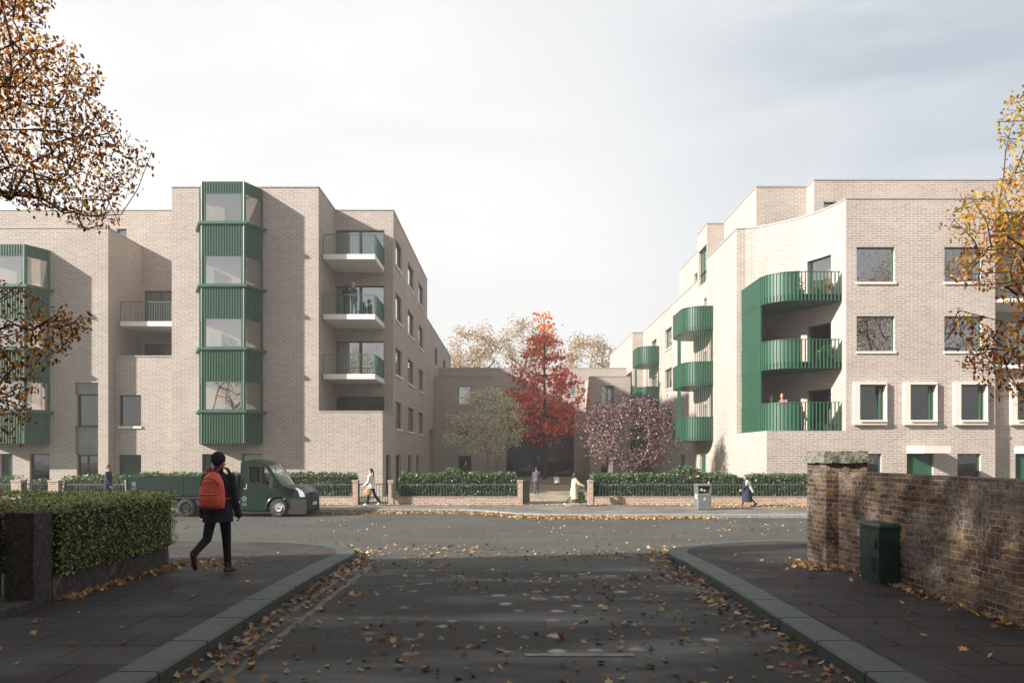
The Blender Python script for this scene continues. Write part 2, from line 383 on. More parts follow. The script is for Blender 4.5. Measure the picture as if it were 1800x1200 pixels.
# ============================================================ ground
def surf_mat_road():
    g = NT('asphalt'); tcn = g.n('ShaderNodeTexCoord'); o = tcn.outputs['Object']
    n1 = g.noise(o, 0.5, 6, 0.6); n2 = g.noise(o, 130, 3, 0.7)
    col = g.mix(g.rng(n1, 0.35, 0.65), (0.058, 0.057, 0.049), (0.082, 0.080, 0.068))
    col = g.mix(1.0, col, g.rng(n2, 0.25, 0.75, 0.7, 1.35), 'MULTIPLY')
    # cracks and patched trenches
    vo = g.n('ShaderNodeTexVoronoi', feature='DISTANCE_TO_EDGE'); vo.inputs['Scale'].default_value = 0.33
    mp2 = g.n('ShaderNodeMapping'); mp2.inputs['Scale'].default_value = (1, 1.6, 1); g.l(o, mp2.inputs[0]); g.l(mp2.outputs[0], vo.inputs['Vector'])
    crack = g.rng(vo.outputs[0], 0.0, 0.012, 0.55, 1.0); col = g.mix(1.0, col, crack, 'MULTIPLY')
    # damp bands, and small puddles standing in for sun dapples, in the side street
    mp = g.n('ShaderNodeMapping'); mp.inputs['Scale'].default_value = (0.3, 1.1, 1); g.l(o, mp.inputs[0])
    wet = g.rng(g.noise(mp.outputs[0], 1.0, 4, 0.6), 0.46, 0.68)
    vs_ = g.n('ShaderNodeTexVoronoi', feature='F1'); vs_.inputs['Scale'].default_value = 2.3; vs_.inputs['Randomness'].default_value = 1.0; g.l(o, vs_.inputs['Vector'])
    vd_ = g.mth('ADD', vs_.outputs['Distance'], g.mth('MULTIPLY', g.noise(o, 9, 3), .12)); spots = g.mth('MULTIPLY', g.rng(vd_, 0.17, 0.33, 1.0, 0.0), g.rng(g.noise(o, 1.1, 2), .40, .47))
    sp = g.n('ShaderNodeSeparateXYZ'); g.l(o, sp.inputs[0])
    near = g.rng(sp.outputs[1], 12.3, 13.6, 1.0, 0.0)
    cen = g.rng(g.mth('ABSOLUTE', g.mth('SUBTRACT', sp.outputs[0], 0.3)), 1.3, 2.3, 1.0, 0.0)
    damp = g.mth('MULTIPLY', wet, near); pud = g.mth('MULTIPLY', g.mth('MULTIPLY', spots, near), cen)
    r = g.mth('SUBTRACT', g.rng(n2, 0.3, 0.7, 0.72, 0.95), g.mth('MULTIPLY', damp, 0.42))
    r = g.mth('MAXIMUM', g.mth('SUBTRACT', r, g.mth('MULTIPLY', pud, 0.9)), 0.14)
    g.l(g.mix(g.mth('MULTIPLY', near, .8), col, (.030, .029, .027)), g.b.inputs['Base Color'])  # near stretch darkened: foreground shade put into the road colour
    g.l(r, g.b.inputs['Roughness']); g.b.inputs['Specular IOR Level'].default_value = 0.4
    inv = g.mth('MULTIPLY', n2, g.mth('SUBTRACT', 1.0, pud))
    g.l(g.bump(inv, 0.5, 0.006), g.b.inputs['Normal']); return g.m
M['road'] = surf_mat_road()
def paving_mat(name, c1, c2, joint, bw, bh, ms, wetr=0.7, bump=0.4):
    g = NT(name); tcn = g.n('ShaderNodeTexCoord'); br = g.n('ShaderNodeTexBrick'); br.offset = 0.37; br.offset_frequency = 2
    g.l(tcn.outputs['UV'], br.inputs['Vector'])
    br.inputs['Color1'].default_value = (*c1, 1); br.inputs['Color2'].default_value = (*c2, 1); br.inputs['Mortar'].default_value = (*joint, 1)
    br.inputs['Scale'].default_value = 1; br.inputs['Brick Width'].default_value = bw; br.inputs['Row Height'].default_value = bh; br.inputs['Mortar Size'].default_value = ms; br.inputs['Mortar Smooth'].default_value = 0.2
    n1 = g.noise(tcn.outputs['Object'], 0.9, 6, 0.6); n2 = g.noise(tcn.outputs['Object'], 60, 4, 0.6)
    k = g.mix(1.0, br.outputs['Color'], g.rng(n1, 0.3, 0.7, 0.62, 1.3), 'MULTIPLY'); k = g.mix(1.0, k, g.rng(n2, 0.3, 0.7, 0.85, 1.15), 'MULTIPLY')
    g.l(k, g.b.inputs['Base Color']); g.l(g.rng(n1, 0.35, 0.6, wetr-0.15, wetr+0.2), g.b.inputs['Roughness']); g.b.inputs['Specular IOR Level'].default_value = 0.3
    h = g.mth('ADD', g.mth('SUBTRACT', 1.0, br.outputs['Fac']), g.mth('MULTIPLY', n2, 0.3))
    g.l(g.bump(h, bump, 0.012), g.b.inputs['Normal']); return g.m
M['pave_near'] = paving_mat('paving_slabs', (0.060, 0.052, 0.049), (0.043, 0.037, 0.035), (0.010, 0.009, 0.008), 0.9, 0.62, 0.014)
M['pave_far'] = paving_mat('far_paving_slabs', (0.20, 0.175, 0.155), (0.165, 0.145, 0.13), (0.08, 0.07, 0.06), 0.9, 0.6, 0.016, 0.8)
M['path'] = paving_mat('courtyard_paving', (0.36, 0.30, 0.22), (0.30, 0.25, 0.18), (0.2, 0.17, 0.13), 0.5, 0.25, 0.012, 0.8)
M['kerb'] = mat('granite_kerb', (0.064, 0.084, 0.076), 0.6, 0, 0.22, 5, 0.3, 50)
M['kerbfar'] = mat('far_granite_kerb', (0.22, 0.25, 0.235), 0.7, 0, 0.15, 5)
M['soil'] = mat('ground_soil', (0.06, 0.05, 0.035), 0.95, 0, 0.3, 3)
M['lawn'] = mat('lawn_grass', (0.075, 0.10, 0.03), 0.95, 0, 0.4, 6, 0.4, 90)

def rows(y0, y1, step):
    n = max(1, int(math.ceil((y1-y0)/step))); return [y0+(y1-y0)*i/n for i in range(n+1)]
def sheet(name, xl, xr, ys, dz, m, kind='structure', nx=1):
    mb = MB()
    for a, b in zip(ys[:-1], ys[1:]):
        for k in range(nx):
            p = lambda y, t: (xl(y)+(xr(y)-xl(y))*t, y, gz(y)+dz)
            mb.quad(p(a, k/nx), p(a, (k+1)/nx), p(b, (k+1)/nx), p(b, k/nx))
    return tag(mb.build(name, m), kind=kind)
sheet('ground', lambda y: -150, lambda y: 150, [-110, -20]+rows(-10, 30, 2)+[60, 120, 160], -0.30, M['soil'])
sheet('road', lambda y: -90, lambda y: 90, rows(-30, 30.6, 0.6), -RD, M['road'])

# near pavements with rounded corners; path runs along the outer kerb edge
def corner_path(side):
    pts = []
    ctr = (side*6.55, 13.6); r = 3.6
    for y in (-30, -20, -10, 0, 4, 8, 11, 12.5): pts.append((side*(2.78+0.014*max(0, y)), y))
    for i in range(13):
        a = math.pi-i*(math.pi/2)/12; pts.append((side*(6.55+r*math.cos(a)), 13.6+r*math.sin(a)))
    for x in (7.5, 9, 12, 20, 40, 90): pts.append((side*x, 17.2))
    return pts
def offset_path(pts, d, side):
    out = []
    for i, p in enumerate(pts):
        a = pts[max(0, i-1)]; b = pts[min(len(pts)-1, i+1)]; tx, ty = b[0]-a[0], b[1]-a[1]; L = math.hypot(tx, ty)
        nx, ny = (ty/L, -tx/L); out.append((p[0]+nx*d*side, p[1]+ny*d*side))
    return out
def kerb(name, outer, inner, m, side, z_off=0.0, drop=RD):
    mb = MB(); L = 0; base = list(zip(outer, inner))
    seq = []
    for (o1, i1), (o2, i2) in zip(base[:-1], base[1:]):
        n = max(1, int(math.hypot(o2[0]-o1[0], o2[1]-o1[1])/0.92))
        for k in range(n):
            t = k/n; seq.append(((o1[0]+(o2[0]-o1[0])*t, o1[1]+(o2[1]-o1[1])*t), (i1[0]+(i2[0]-i1[0])*t, i1[1]+(i2[1]-i1[1])*t)))
    seq.append(base[-1])
    for (o1, i1), (o2, i2) in zip(seq[:-1], seq[1:]):
        g = 0.010; l = math.hypot(o2[0]-o1[0], o2[1]-o1[1])
        if l < 1e-4: continue
        f = lambda a, b, t: (a[0]+(b[0]-a[0])*t, a[1]+(b[1]-a[1])*t)
        gg = min(0.2, g/l); A, B, C, D = f(o1, o2, gg), f(o1, o2, 1-gg), f(i1, i2, 1-gg), f(i1, i2, gg)
        Z = lambda p: gz(p[1])+z_off
        bev = 0.02; fa = lambda a, b: f(a, b, bev/0.34)
        A2, B2 = fa(A, D), fa(B, C)
        vs = [(A[0], A[1], Z(A)-drop-.05), (B[0], B[1], Z(B)-drop-.05), (B[0], B[1], Z(B)-bev), (A[0], A[1], Z(A)-bev), (A2[0], A2[1], Z(A2)), (B2[0], B2[1], Z(B2)), (C[0], C[1], Z(C)), (D[0], D[1], Z(D)), (C[0], C[1], Z(C)-drop), (D[0], D[1], Z(D)-drop)]
        fs = [(0, 1, 2, 3), (3, 2, 5, 4), (4, 5, 6, 7), (0, 3, 4, 7, 9), (1, 8, 6, 5, 2), (7, 6, 8, 9)]
        if side < 0: fs = [q[::-1] for q in fs]
        mb.add(vs, fs)
    return tag(mb.build(name, m), kind='structure')
for side, nm in ((-1, 'left'), (1, 'right')):
    P0 = corner_path(side); Q0 = offset_path(P0, 0.35, side)
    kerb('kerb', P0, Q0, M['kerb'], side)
    qs = sorted(Q0, key=lambda p: p[1])
    def xin(y, P=P0, s=side):
        # kerb inner edge x at row y
        for a, b in zip(Q0[:-1], Q0[1:]):
            if a[1] <= y <= b[1] and b[1] > a[1]: t = (y-a[1])/(b[1]-a[1]); return a[0]+(b[0]-a[0])*t
        return Q0[-1][0]
    ys = rows(-30, 11, 1.0)+rows(11, 13.6, .3)[1:]+rows(13.6, 16.84, 0.09)[1:]
    xs = {y: xin(y) for y in ys}
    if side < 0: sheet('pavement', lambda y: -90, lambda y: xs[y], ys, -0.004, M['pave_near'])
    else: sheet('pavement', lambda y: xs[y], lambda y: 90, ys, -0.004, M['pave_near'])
# worn double yellow lines on the left and a short pale bar
M['line'] = mat('worn_line_paint', (0.125, 0.118, 0.085), 0.8, 0, 0.5, 7)
mb = MB()
for x0 in (-2.63, -2.40):
    for a, b in zip(rows(-6, 12.9, 0.5)[:-1], rows(-6, 12.9, 0.5)[1:]):
        sh = lambda y: x0-0.006*y
        mb.quad((sh(a), a, gz(a)-RD+.004), (sh(a)+.085, a, gz(a)-RD+.004), (sh(b)+.085, b, gz(b)-RD+.004), (sh(b), b, gz(b)-RD+.004))
tag(mb.build('road_marking', M['line']), kind='structure')
mb = MB(); mb.quad((0.12, 6.92, -RD+.005), (1.15, 6.92, -RD+.005), (1.15, 7.02, -RD+.005), (0.12, 7.02, -RD+.005))
tag(mb.build('road_marking', mat('worn_white_paint', (.20, .20, .17), .7, 0, .5, 9)), kind='structure')

# far pavement: the kerb steps forward to the right of the truck
FK = [(-90, 30.25), (-20, 30.25), (-6, 30.25), (-2.2, 30.2), (-1.2, 29.7), (0.2, 28.2), (1.2, 27.75), (3, 27.6), (20, 27.6), (90, 27.6)]
FKi = [(x, y+0.35) for x, y in FK]
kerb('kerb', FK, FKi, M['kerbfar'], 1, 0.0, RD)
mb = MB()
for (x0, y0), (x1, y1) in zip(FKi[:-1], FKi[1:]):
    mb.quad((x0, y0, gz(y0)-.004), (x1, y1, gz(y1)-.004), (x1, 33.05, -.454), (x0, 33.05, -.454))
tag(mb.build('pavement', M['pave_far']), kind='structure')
GF = -0.45
mb = MB(); mb.quad((-90, 33.05, GF-.03), (90, 33.05, GF-.03), (90, 88, GF-.03), (-90, 88, GF-.03)); tag(mb.build('lawn', M['lawn']), kind='structure')
mb = MB(); mb.quad((0.5, 33.05, GF), (3.45, 33.05, GF), (4.6, 46, GF), (-1.2, 46, GF)); mb.quad((-1.2, 46, GF), (4.6, 46, GF), (5.6, 69, GF), (-2.4, 69, GF))
mb.quad((-7.0, 33.05, GF+.004), (-5.4, 33.05, GF+.004), (-5.4, 45.9, GF+.004), (-7.0, 45.9, GF+.004))
tag(mb.build('path', M['path']), kind='structure')

# ============================================================ wall builder
class Bld:
    def __init__(s, name, sc, org, label, cat='building'):
        s.s = sc; s.t = thing(name, org, label, cat); s.wall = MB(); s.rooms = MB(); s.cop = MB(); s.roofm = MB()
    def X(s, px, Yb): return (px-900)*Yb*s.s/F
    def Z(s, py, Yb): return E-(py-800)*Yb*s.s/F
    def finish(s):
        s.wall.build('wall', M['brick'], s.t); s.rooms.build('interior', [M['rooma'], M['roomb'], M['roomc'], M['roomd']], s.t)
        s.cop.build('coping', M['coping'], s.t); s.roofm.build('roof', M['roof'], s.t)

def arc(pts):
    S = [0]
    for a, b in zip(pts[:-1], pts[1:]): S.append(S[-1]+math.hypot(b[0]-a[0], b[1]-a[1]))
    return S
def at_s(pts, S, s):
    for i in range(len(S)-1):
        if s <= S[i+1]+1e-9 or i == len(S)-2:
            t = (s-S[i])/(S[i+1]-S[i]); a, b = pts[i], pts[i+1]
            d = ((b[0]-a[0])/(S[i+1]-S[i]), (b[1]-a[1])/(S[i+1]-S[i]))
            return (a[0]+(b[0]-a[0])*t, a[1]+(b[1]-a[1])*t), d, (d[1], -d[0])
def wall(B, pts, z0, z1, holes=(), rev=0.24, coping=True, uoff=0.0):
    """holes: dicts s0,s1,z0,z1,kind,... ; outward = right-hand side of the path"""
    S = arc(pts); cs = set(S); cz = {z0, z1}
    for h in holes:
        cs |= {h['s0'], h['s1']}; cz |= {max(z0, h['z0']), min(z1, h['z1'])}
    cs = sorted(c for c in cs if -1e-6 <= c <= S[-1]+1e-6); cz = sorted(cz)
    for a, b in zip(cs[:-1], cs[1:]):
        if b-a < 1e-5: continue
        pa, _, _ = at_s(pts, S, a+1e-7); pb, _, _ = at_s(pts, S, b-1e-7)
        for c, d in zip(cz[:-1], cz[1:]):
            m, k = (a+b)/2, (c+d)/2
            if any(h['s0'] < m < h['s1'] and h['z0'] < k < h['z1'] for h in holes): continue
            B.wall.quad((*pa, c), (*pb, c), (*pb, d), (*pa, d), [(a+uoff, c), (b+uoff, c), (b+uoff, d), (a+uoff, d)])
    for h in holes:
        pa, _, na = at_s(pts, S, h['s0']+1e-6); pb, _, nb = at_s(pts, S, h['s1']-1e-6); r = h.get('rev', rev)
        ia = (pa[0]-na[0]*r, pa[1]-na[1]*r); ib = (pb[0]-nb[0]*r, pb[1]-nb[1]*r); y0, y1 = max(z0, h['z0']), h['z1']
        B.wall.quad((*pa, y0), (*pa, y1), (*ia, y1), (*ia, y0)); B.wall.quad((*pb, y0), (*ib, y0), (*ib, y1), (*pb, y1))
        B.wall.quad((*pa, y1), (*pb, y1), (*ib, y1), (*ia, y1)); B.wall.quad((*pa, y0), (*ia, y0), (*ib, y0), (*pb, y0))
        opening(B, pa, pb, y0, y1, h)
    if coping:
        for a, b in zip(pts[:-1], pts[1:]):
            L = math.hypot(b[0]-a[0], b[1]-a[1]); u = ((b[0]-a[0])/L, (b[1]-a[1])/L); n = (u[1], -u[0])
            B.cop.lbox(a, u, n, 0, L, -0.34, 0.035, z1, z1+0.07)
            B.wall.quad((a[0]-n[0]*.3, a[1]-n[1]*.3, z1-1.0), (a[0]-n[0]*.3, a[1]-n[1]*.3, z1), (b[0]-n[0]*.3, b[1]-n[1]*.3, z1), (b[0]-n[0]*.3, b[1]-n[1]*.3, z1-1.0))
ROOMI = [0]
def opening(B, pa, pb, z0, z1, h):
    L = math.hypot(pb[0]-pa[0], pb[1]-pa[1]); u = ((pb[0]-pa[0])/L, (pb[1]-pa[1])/L); n = (u[1], -u[0]); o = pa
    d = h.get('inset', 0.15); kind = h.get('kind', 'win'); par = B.t
    g = M['green'] if not h.get('dark') else M['dgreen']
    if kind == 'recess':
        mb = MB(); mb.lbox(o, u, n, 0, L, -h['rev']-.05, -h['rev'], z0, z1)
        f = mb.build('recess_panel', h.get('m', M['greypanel']), par); return
    if kind == 'door':
        mb = MB(); mb.lbox(o, u, n, 0, .06, -d-.08, -d, z0, z1); mb.lbox(o, u, n, L-.06, L, -d-.08, -d, z0, z1); mb.lbox(o, u, n, .06, L-.06, -d-.08, -d, z1-.06, z1)
        mb.lbox(o, u, n, .062, L-.062, -d-.075, -d-.03, z0, z1-.062)
        for k in range(int((L-.2)/.14)): mb.lbox(o, u, n, .12+k*.14, .13+k*.14, -d-.03, -d-.018, z0+.05, z1-.12)
        f = mb.build('door', M['green'] if not h.get('dark') else M['dgreen'], par)
        hb = MB(); hb.lbox(o, u, n, L-.18, L-.15, -d-.03, -d+.03, z0+.95, z0+1.15); hb.build('handle', M['iron'], f)
        return
    fw = h.get('fw', 0.055)
    mb = MB()
    mb.lbox(o, u, n, 0, fw, -d-.08, -d, z0, z1); mb.lbox(o, u, n, L-fw, L, -d-.08, -d, z0, z1)
    mb.lbox(o, u, n, fw, L-fw, -d-.08, -d, z1-fw, z1); mb.lbox(o, u, n, fw, L-fw, -d-.08, -d, z0, z0+fw)
    for t, w in h.get('mull', ()): mb.lbox(o, u, n, L*t-w/2, L*t+w/2, -d-.085, -d+.005, z0+fw, z1-fw)
    for t in h.get('trans', ()): mb.lbox(o, u, n, fw, L-fw, -d-.082, -d+.003, z0+(z1-z0)*t-.03, z0+(z1-z0)*t+.03)
    f = mb.build('glazed_door' if kind == 'gdoor' else 'window', g, par)
    pn = MB(); q = -d-.05
    P = lambda a, z: (o[0]+u[0]*a+n[0]*q, o[1]+u[1]*a+n[1]*q, z)
    pn.quad(P(fw, z0+fw), P(L-fw, z0+fw), P(L-fw, z1-fw), P(fw, z1-fw)); pn.build('pane', h.get('glass', M['glass']), f)
    if h.get('sill', True) and kind == 'win':
        sm = MB(); sm.lbox(o, u, n, -.03, L+.05, -d+.002, .07, z0-.11, z0+.01); sm.build('sill', M['cream'] if not h.get('whitesill') else M['white'], f)
    if h.get('curtain'):
        c = MB(); a0, a1 = h['curtain']; k = 12
        for i in range(k):
            x0 = L*(a0+(a1-a0)*i/k); x1 = L*(a0+(a1-a0)*(i+1)/k); e0 = -d-.20-.04*(i % 2); e1 = -d-.20-.04*((i+1) % 2)
            V = lambda x, e, z: (o[0]+u[0]*x+n[0]*e, o[1]+u[1]*x+n[1]*e, z)
            c.quad(V(x0, e0, z0), V(x1, e1, z0), V(x1, e1, z1), V(x0, e0, z1))
        c.build('curtain', M['curtain'], f)
    dep = h.get('room', 2.4)
    if dep:
        ROOMI[0] += 1; mi = h.get('rm', (0, 1, 2, 0, 1)[ROOMI[0] % 5]); rb = B.rooms; rb.mi = mi
        e = h.get('e', 0.25); r0 = -h.get('rev', .24)-.01; zz0 = z0-.3 if z0 > 0 else z0-.02; zz1 = z1+.3
        V = lambda a, b, z: (o[0]+u[0]*a+n[0]*b, o[1]+u[1]*a+n[1]*b, z)
        a0, a1, b1 = -e, L+e, -dep
        rb.quad(V(a0, b1, zz0), V(a1, b1, zz0), V(a1, b1, zz1), V(a0, b1, zz1)); rb.quad(V(a0, r0, zz0), V(a0, b1, zz0), V(a0, b1, zz1), V(a0, r0, zz1))
        rb.quad(V(a1, b1, zz0), V(a1, r0, zz0), V(a1, r0, zz1), V(a1, b1, zz1)); rb.mi = 2
        rb.quad(V(a0, r0, zz0), V(a1, r0, zz0), V(a1, b1, zz0), V(a0, b1, zz0)); rb.mi = 1; rb.quad(V(a0, r0, zz1), V(a0, b1, zz1), V(a1, b1, zz1), V(a1, r0, zz1))
        # something standing in the room: a pale cupboard or a table edge
        if random.random() < 0.6:
            rb.mi = random.choice((0, 1, 3)); x = random.uniform(0.1, 0.6)*L; w = random.uniform(.25, .5)*L
            rb.lbox(o, u, n, x, min(L+.2, x+w), -dep+.05, -dep+.6, zz0+.02, z0+(z1-z0)*random.uniform(.35, .8))
        rb.mi = 0
def roofpoly(B, pts, z): B.roofm.add([(x, y, z) for x, y in pts], [tuple(range(len(pts)))])

def ribs(mb, P, Q, z0, z1, pitch=0.13, w=0.06, dep=0.035, back=0.04, endcap=0.05):
    """ribbed metal cladding between plan points P and Q; outward = right of P->Q"""
    L = math.hypot(Q[0]-P[0], Q[1]-P[1]); u = ((Q[0]-P[0])/L, (Q[1]-P[1])/L); n = (u[1], -u[0])
    mb.lbox(P, u, n, 0, L, -back, 0, z0, z1); k = max(1, round((L-2*endcap)/pitch)); p = (L-2*endcap)/k
    for i in range(k): c = endcap+p*(i+.5); mb.lbox(P, u, n, c-w/2, c+w/2, 0.0, dep, z0+.004, z1-.004)
def rib_path(mb, pts, z0, z1, pitch, w, dep, back=None):
    S = arc(pts); n = max(1, int(S[-1]/pitch))
    if back:
        for a, b in zip(pts[:-1], pts[1:]):
            L = math.hypot(b[0]-a[0], b[1]-a[1]); u = ((b[0]-a[0])/L, (b[1]-a[1])/L); nn = (u[1], -u[0]); mb.lbox(a, u, nn, 0, L, -back, 0, z0, z1)
    for i in range(n):
        p, d, nn = at_s(pts, S, (i+.5)*S[-1]/n); mb.lbox(p, d, nn, -w/2, w/2, -dep*0.3 if not back else 0, dep, z0, z1)
def strip(mb, pts, z0, z1, inn, out):
    for a, b in zip(pts[:-1], pts[1:]):
        L = math.hypot(b[0]-a[0], b[1]-a[1]); u = ((b[0]-a[0])/L, (b[1]-a[1])/L); nn = (u[1], -u[0]); mb.lbox(a, u, nn, -.004, L+.004, -inn, out, z0, z1)
def slab(mb, poly, z0, z1):
    n = len(poly); mb.rings([[(x, y, z0) for x, y in poly], [(x, y, z1) for x, y in poly]], True)

# ============================================================ left building
BL = Bld('apartment_building', 1.04, (-15, 40, GF), 'long pale brick apartment block on the left with green bay windows and square recessed balconies', 'building')
b = BL; XL = -6.65*1.04; YA = 38*b.s; YB = 41.45*b.s; YC = 38.54*b.s
def yofx(px, X): return X*F/(px-900)           # depth of a receding wall at photo column px
def H(x0, x1, y0, y1, Yb, Xs, bl, **k): return dict(s0=bl.X(x0, Yb)-Xs, s1=bl.X(x1, Yb)-Xs, z0=bl.Z(y1, Yb), z1=bl.Z(y0, Yb), **k)
XW = b.X(190, 38)                               # right edge of the left-hand block
xa0, xa1 = b.X(302, 38), b.X(560, 38)
topB, topM = b.Z(401.4, 38), b.Z(370.5, 41.45)
# block far left (front)
xs = -52.0
hl = [H(0, 22, 797, 900, 38, xs, b, kind='door', dark=True), H(52, 87, 797, 900, 38, xs, b, kind='gdoor', rm=2, dark=True, glass=M['glassdark']),
      H(132, 172.5, 672, 693, 38, xs, b, kind='recess', rev=.14), H(135, 172.5, 693, 748.5, 38, xs, b, rm=2, sill=False, dark=True, glass=M['glassdark']), H(132, 172.5, 748.5, 799, 38, xs, b, kind='recess', rev=.14),
      H(135, 172.5, 799, 900, 38, xs, b, kind='gdoor', rm=3, dark=True, glass=M['glassdark'], mull=((.45, .05),)),
      H(-150, -100, 690, 748, 38, xs, b), H(-150, -100, 580, 640, 38, xs, b), H(-150, -100, 470, 530, 38, xs, b)]
wall(b, [(xs, YA), (XW, YA)], GF, topB, hl)
wall(b, [(XW, YA), (XW, YB)], GF, topB, uoff=.1)
# lower garden box between the blocks
wall(b, [(XW, YC), (xa0, YC)], GF, b.Z(627, 38.54), [H(209, 248, 694, 749, 38.54, XW, b, rm=2, whitesill=True, dark=True, glass=M['glassdark']), H(208, 248, 799, 900, 38.54, XW, b, kind='door', dark=True)], uoff=.2)
# main rear plane
wall(b, [(xs, YB), (xa0, YB)], GF, topM, [H(253, 310, 511, 566, 41.45, xs, b, kind='gdoor', rm=1, mull=((.5, .06),)), H(253, 310, 605, 660, 41.45, xs, b, kind='gdoor', rm=2), H(205, 222.5, 402, 425, 41.45, xs, b, kind='gdoor', rm=1)])
# tower with the tall bay
wall(b, [(xa0, YB), (xa0, YA)], GF, b.Z(330, 38), uoff=.3)
wall(b, [(xa0, YA), (xa1, YA)], GF, b.Z(330, 38), [H(355, 386, 797.5, 900, 38, xa0, b, kind='door', dark=True), H(425, 462, 797.5, 900, 38, xa0, b, kind='gdoor', rm=2, dark=True, glass=M['glassdark'])])
wall(b, [(xa1, YA), (xa1, YB)], GF, b.Z(330, 38), uoff=.15)
# low block under the balconies
wall(b, [(xa1, YA), (XL, YA)], GF, b.Z(724, 38), uoff=0.33)
xr = xa1
wall(b, [(xa1, YB), (XL, YB)], GF, topM, [H(590.5, 675.5, 404.5, 466, 41.45, xr, b, kind='gdoor', mull=((.5, .16),), fw=.06, rm=0, curtain=(.35, .5)),
     H(590.5, 675.5, 502, 562, 41.45, xr, b, kind='gdoor', mull=((.5, .16),), fw=.06, rm=0),
     H(590.5, 675.5, 599.5, 659, 41.45, xr, b, kind='gdoor', mull=((.5, .16),), fw=.06, rm=1, curtain=(.03, .3)),
     H(590.5, 675.5, 696.5, 735, 41.45, xr, b, kind='gdoor', mull=((.5, .16),), fw=.06, rm=2, glass=M['glassdark'])])
# long return wall facing the courtyard
def HS(p0, p1, y0, y1, X, S0, **k):
    """opening on a wall receding at X: near photo column p0 (top y0, bottom y1 there) to far column p1"""
    Y0 = yofx(p0, X); Y1 = yofx(p1, X); zt = E-(y0-800)*Y0/F; zb = E-(y1-800)*Y0/F
    return dict(s0=abs(Y0-S0), s1=abs(Y1-S0), z0=zb, z1=zt, **k)
Yend1 = 58*b.s; Yend2 = 84.0
rowz = [(417.5, 464), (511.5, 560), (608.5, 657), (704.5, 752.5)]
def sidewins(p0, p1, rws, S0):
    out = []
    Y0, Y1 = yofx(p0, XL), yofx(p1, XL)
    for (t, bt) in rws:
        Yr = yofx(695, XL); out.append(dict(s0=Y0-S0, s1=Y1-S0, z1=E-(t-800)*Yr/F, z0=E-(bt-800)*Yr/F, rm=2, whitesill=True, inset=.1, room=1.6))
    return out
low = sidewins(695, 706, rowz[3:], YA)+sidewins(717, 727, rowz[3:], YA)+sidewins(736, 743.5, rowz[3:], YA)
def dside(p0, p1, kind, S0, **k): return dict(s0=yofx(p0, XL)-S0, s1=yofx(p1, XL)-S0, z0=GF, z1=E+.03, kind=kind, **k)
# the return wall is built in three lengths that butt end to end
wall(b, [(XL, YA), (XL, YB)], GF, b.Z(724, 38), [dside(678.7, 686.5, 'door', YA, dark=True)])
h2 = [q for p0, p1 in ((695.5, 706), (717, 727), (736, 743.6)) for q in sidewins(p0, p1, rowz, YB)]
h2 += [dside(695.5, 704.5, 'gdoor', YB, room=1.6, rm=2, dark=True, glass=M['glassdark']), dside(717.5, 723.5, 'door', YB, dark=True), dside(732, 737, 'gdoor', YB, room=1.6, rm=2, dark=True, glass=M['glassdark'])]
wall(b, [(XL, YB), (XL, Yend1)], GF, topM, h2, uoff=YB-YA)
h3 = sidewins(764, 769, rowz[1:], Yend1)+sidewins(779, 783, rowz[1:3], Yend1)+[dict(s0=yofx(753, XL)-Yend1+.8, s1=yofx(759.5, XL)-Yend1+.8, z0=GF, z1=E+47*61/F, kind='recess', rev=.7, m=M['roomc'])]
wall(b, [(XL, Yend1), (XL, Yend2)], GF, b.Z(561, 58), h3, uoff=Yend1-YA)
wall(b, [(XL, Yend1), (xs, Yend1)], GF+9, topM); wall(b, [(XL, Yend2), (xs, Yend2)], GF, b.Z(561, 58))
wall(b, [(xs, Yend2), (xs, YB)], GF, b.Z(561, 58)); wall(b, [(xs, YB), (xs, YA)], GF, topB)
roofpoly(b, [(xs, YA+.1), (XW-.1, YA+.1), (XW-.1, YB), (xs, YB)], topB-.5); roofpoly(b, [(xa0+.1, YA+.1), (xa1-.1, YA+.1), (xa1-.1, YB), (xa0+.1, YB)], b.Z(330, 38)-.5)
roofpoly(b, [(xs, YB+.1), (XL-.1, YB+.1), (XL-.1, Yend1), (xs, Yend1)], topM-.5); roofpoly(b, [(xs, Yend1), (XL-.1, Yend1), (XL-.1, Yend2), (xs, Yend2)], b.Z(561, 58)-.5)
roofpoly(b, [(XW, YC+.1), (xa0, YC+.1), (xa0, YB), (XW, YB)], b.Z(627, 38.54)-.35); roofpoly(b, [(xa1, YA+.1), (XL-.1, YA+.1), (XL-.1, YB), (xa1, YB)], b.Z(724, 38)-.35)

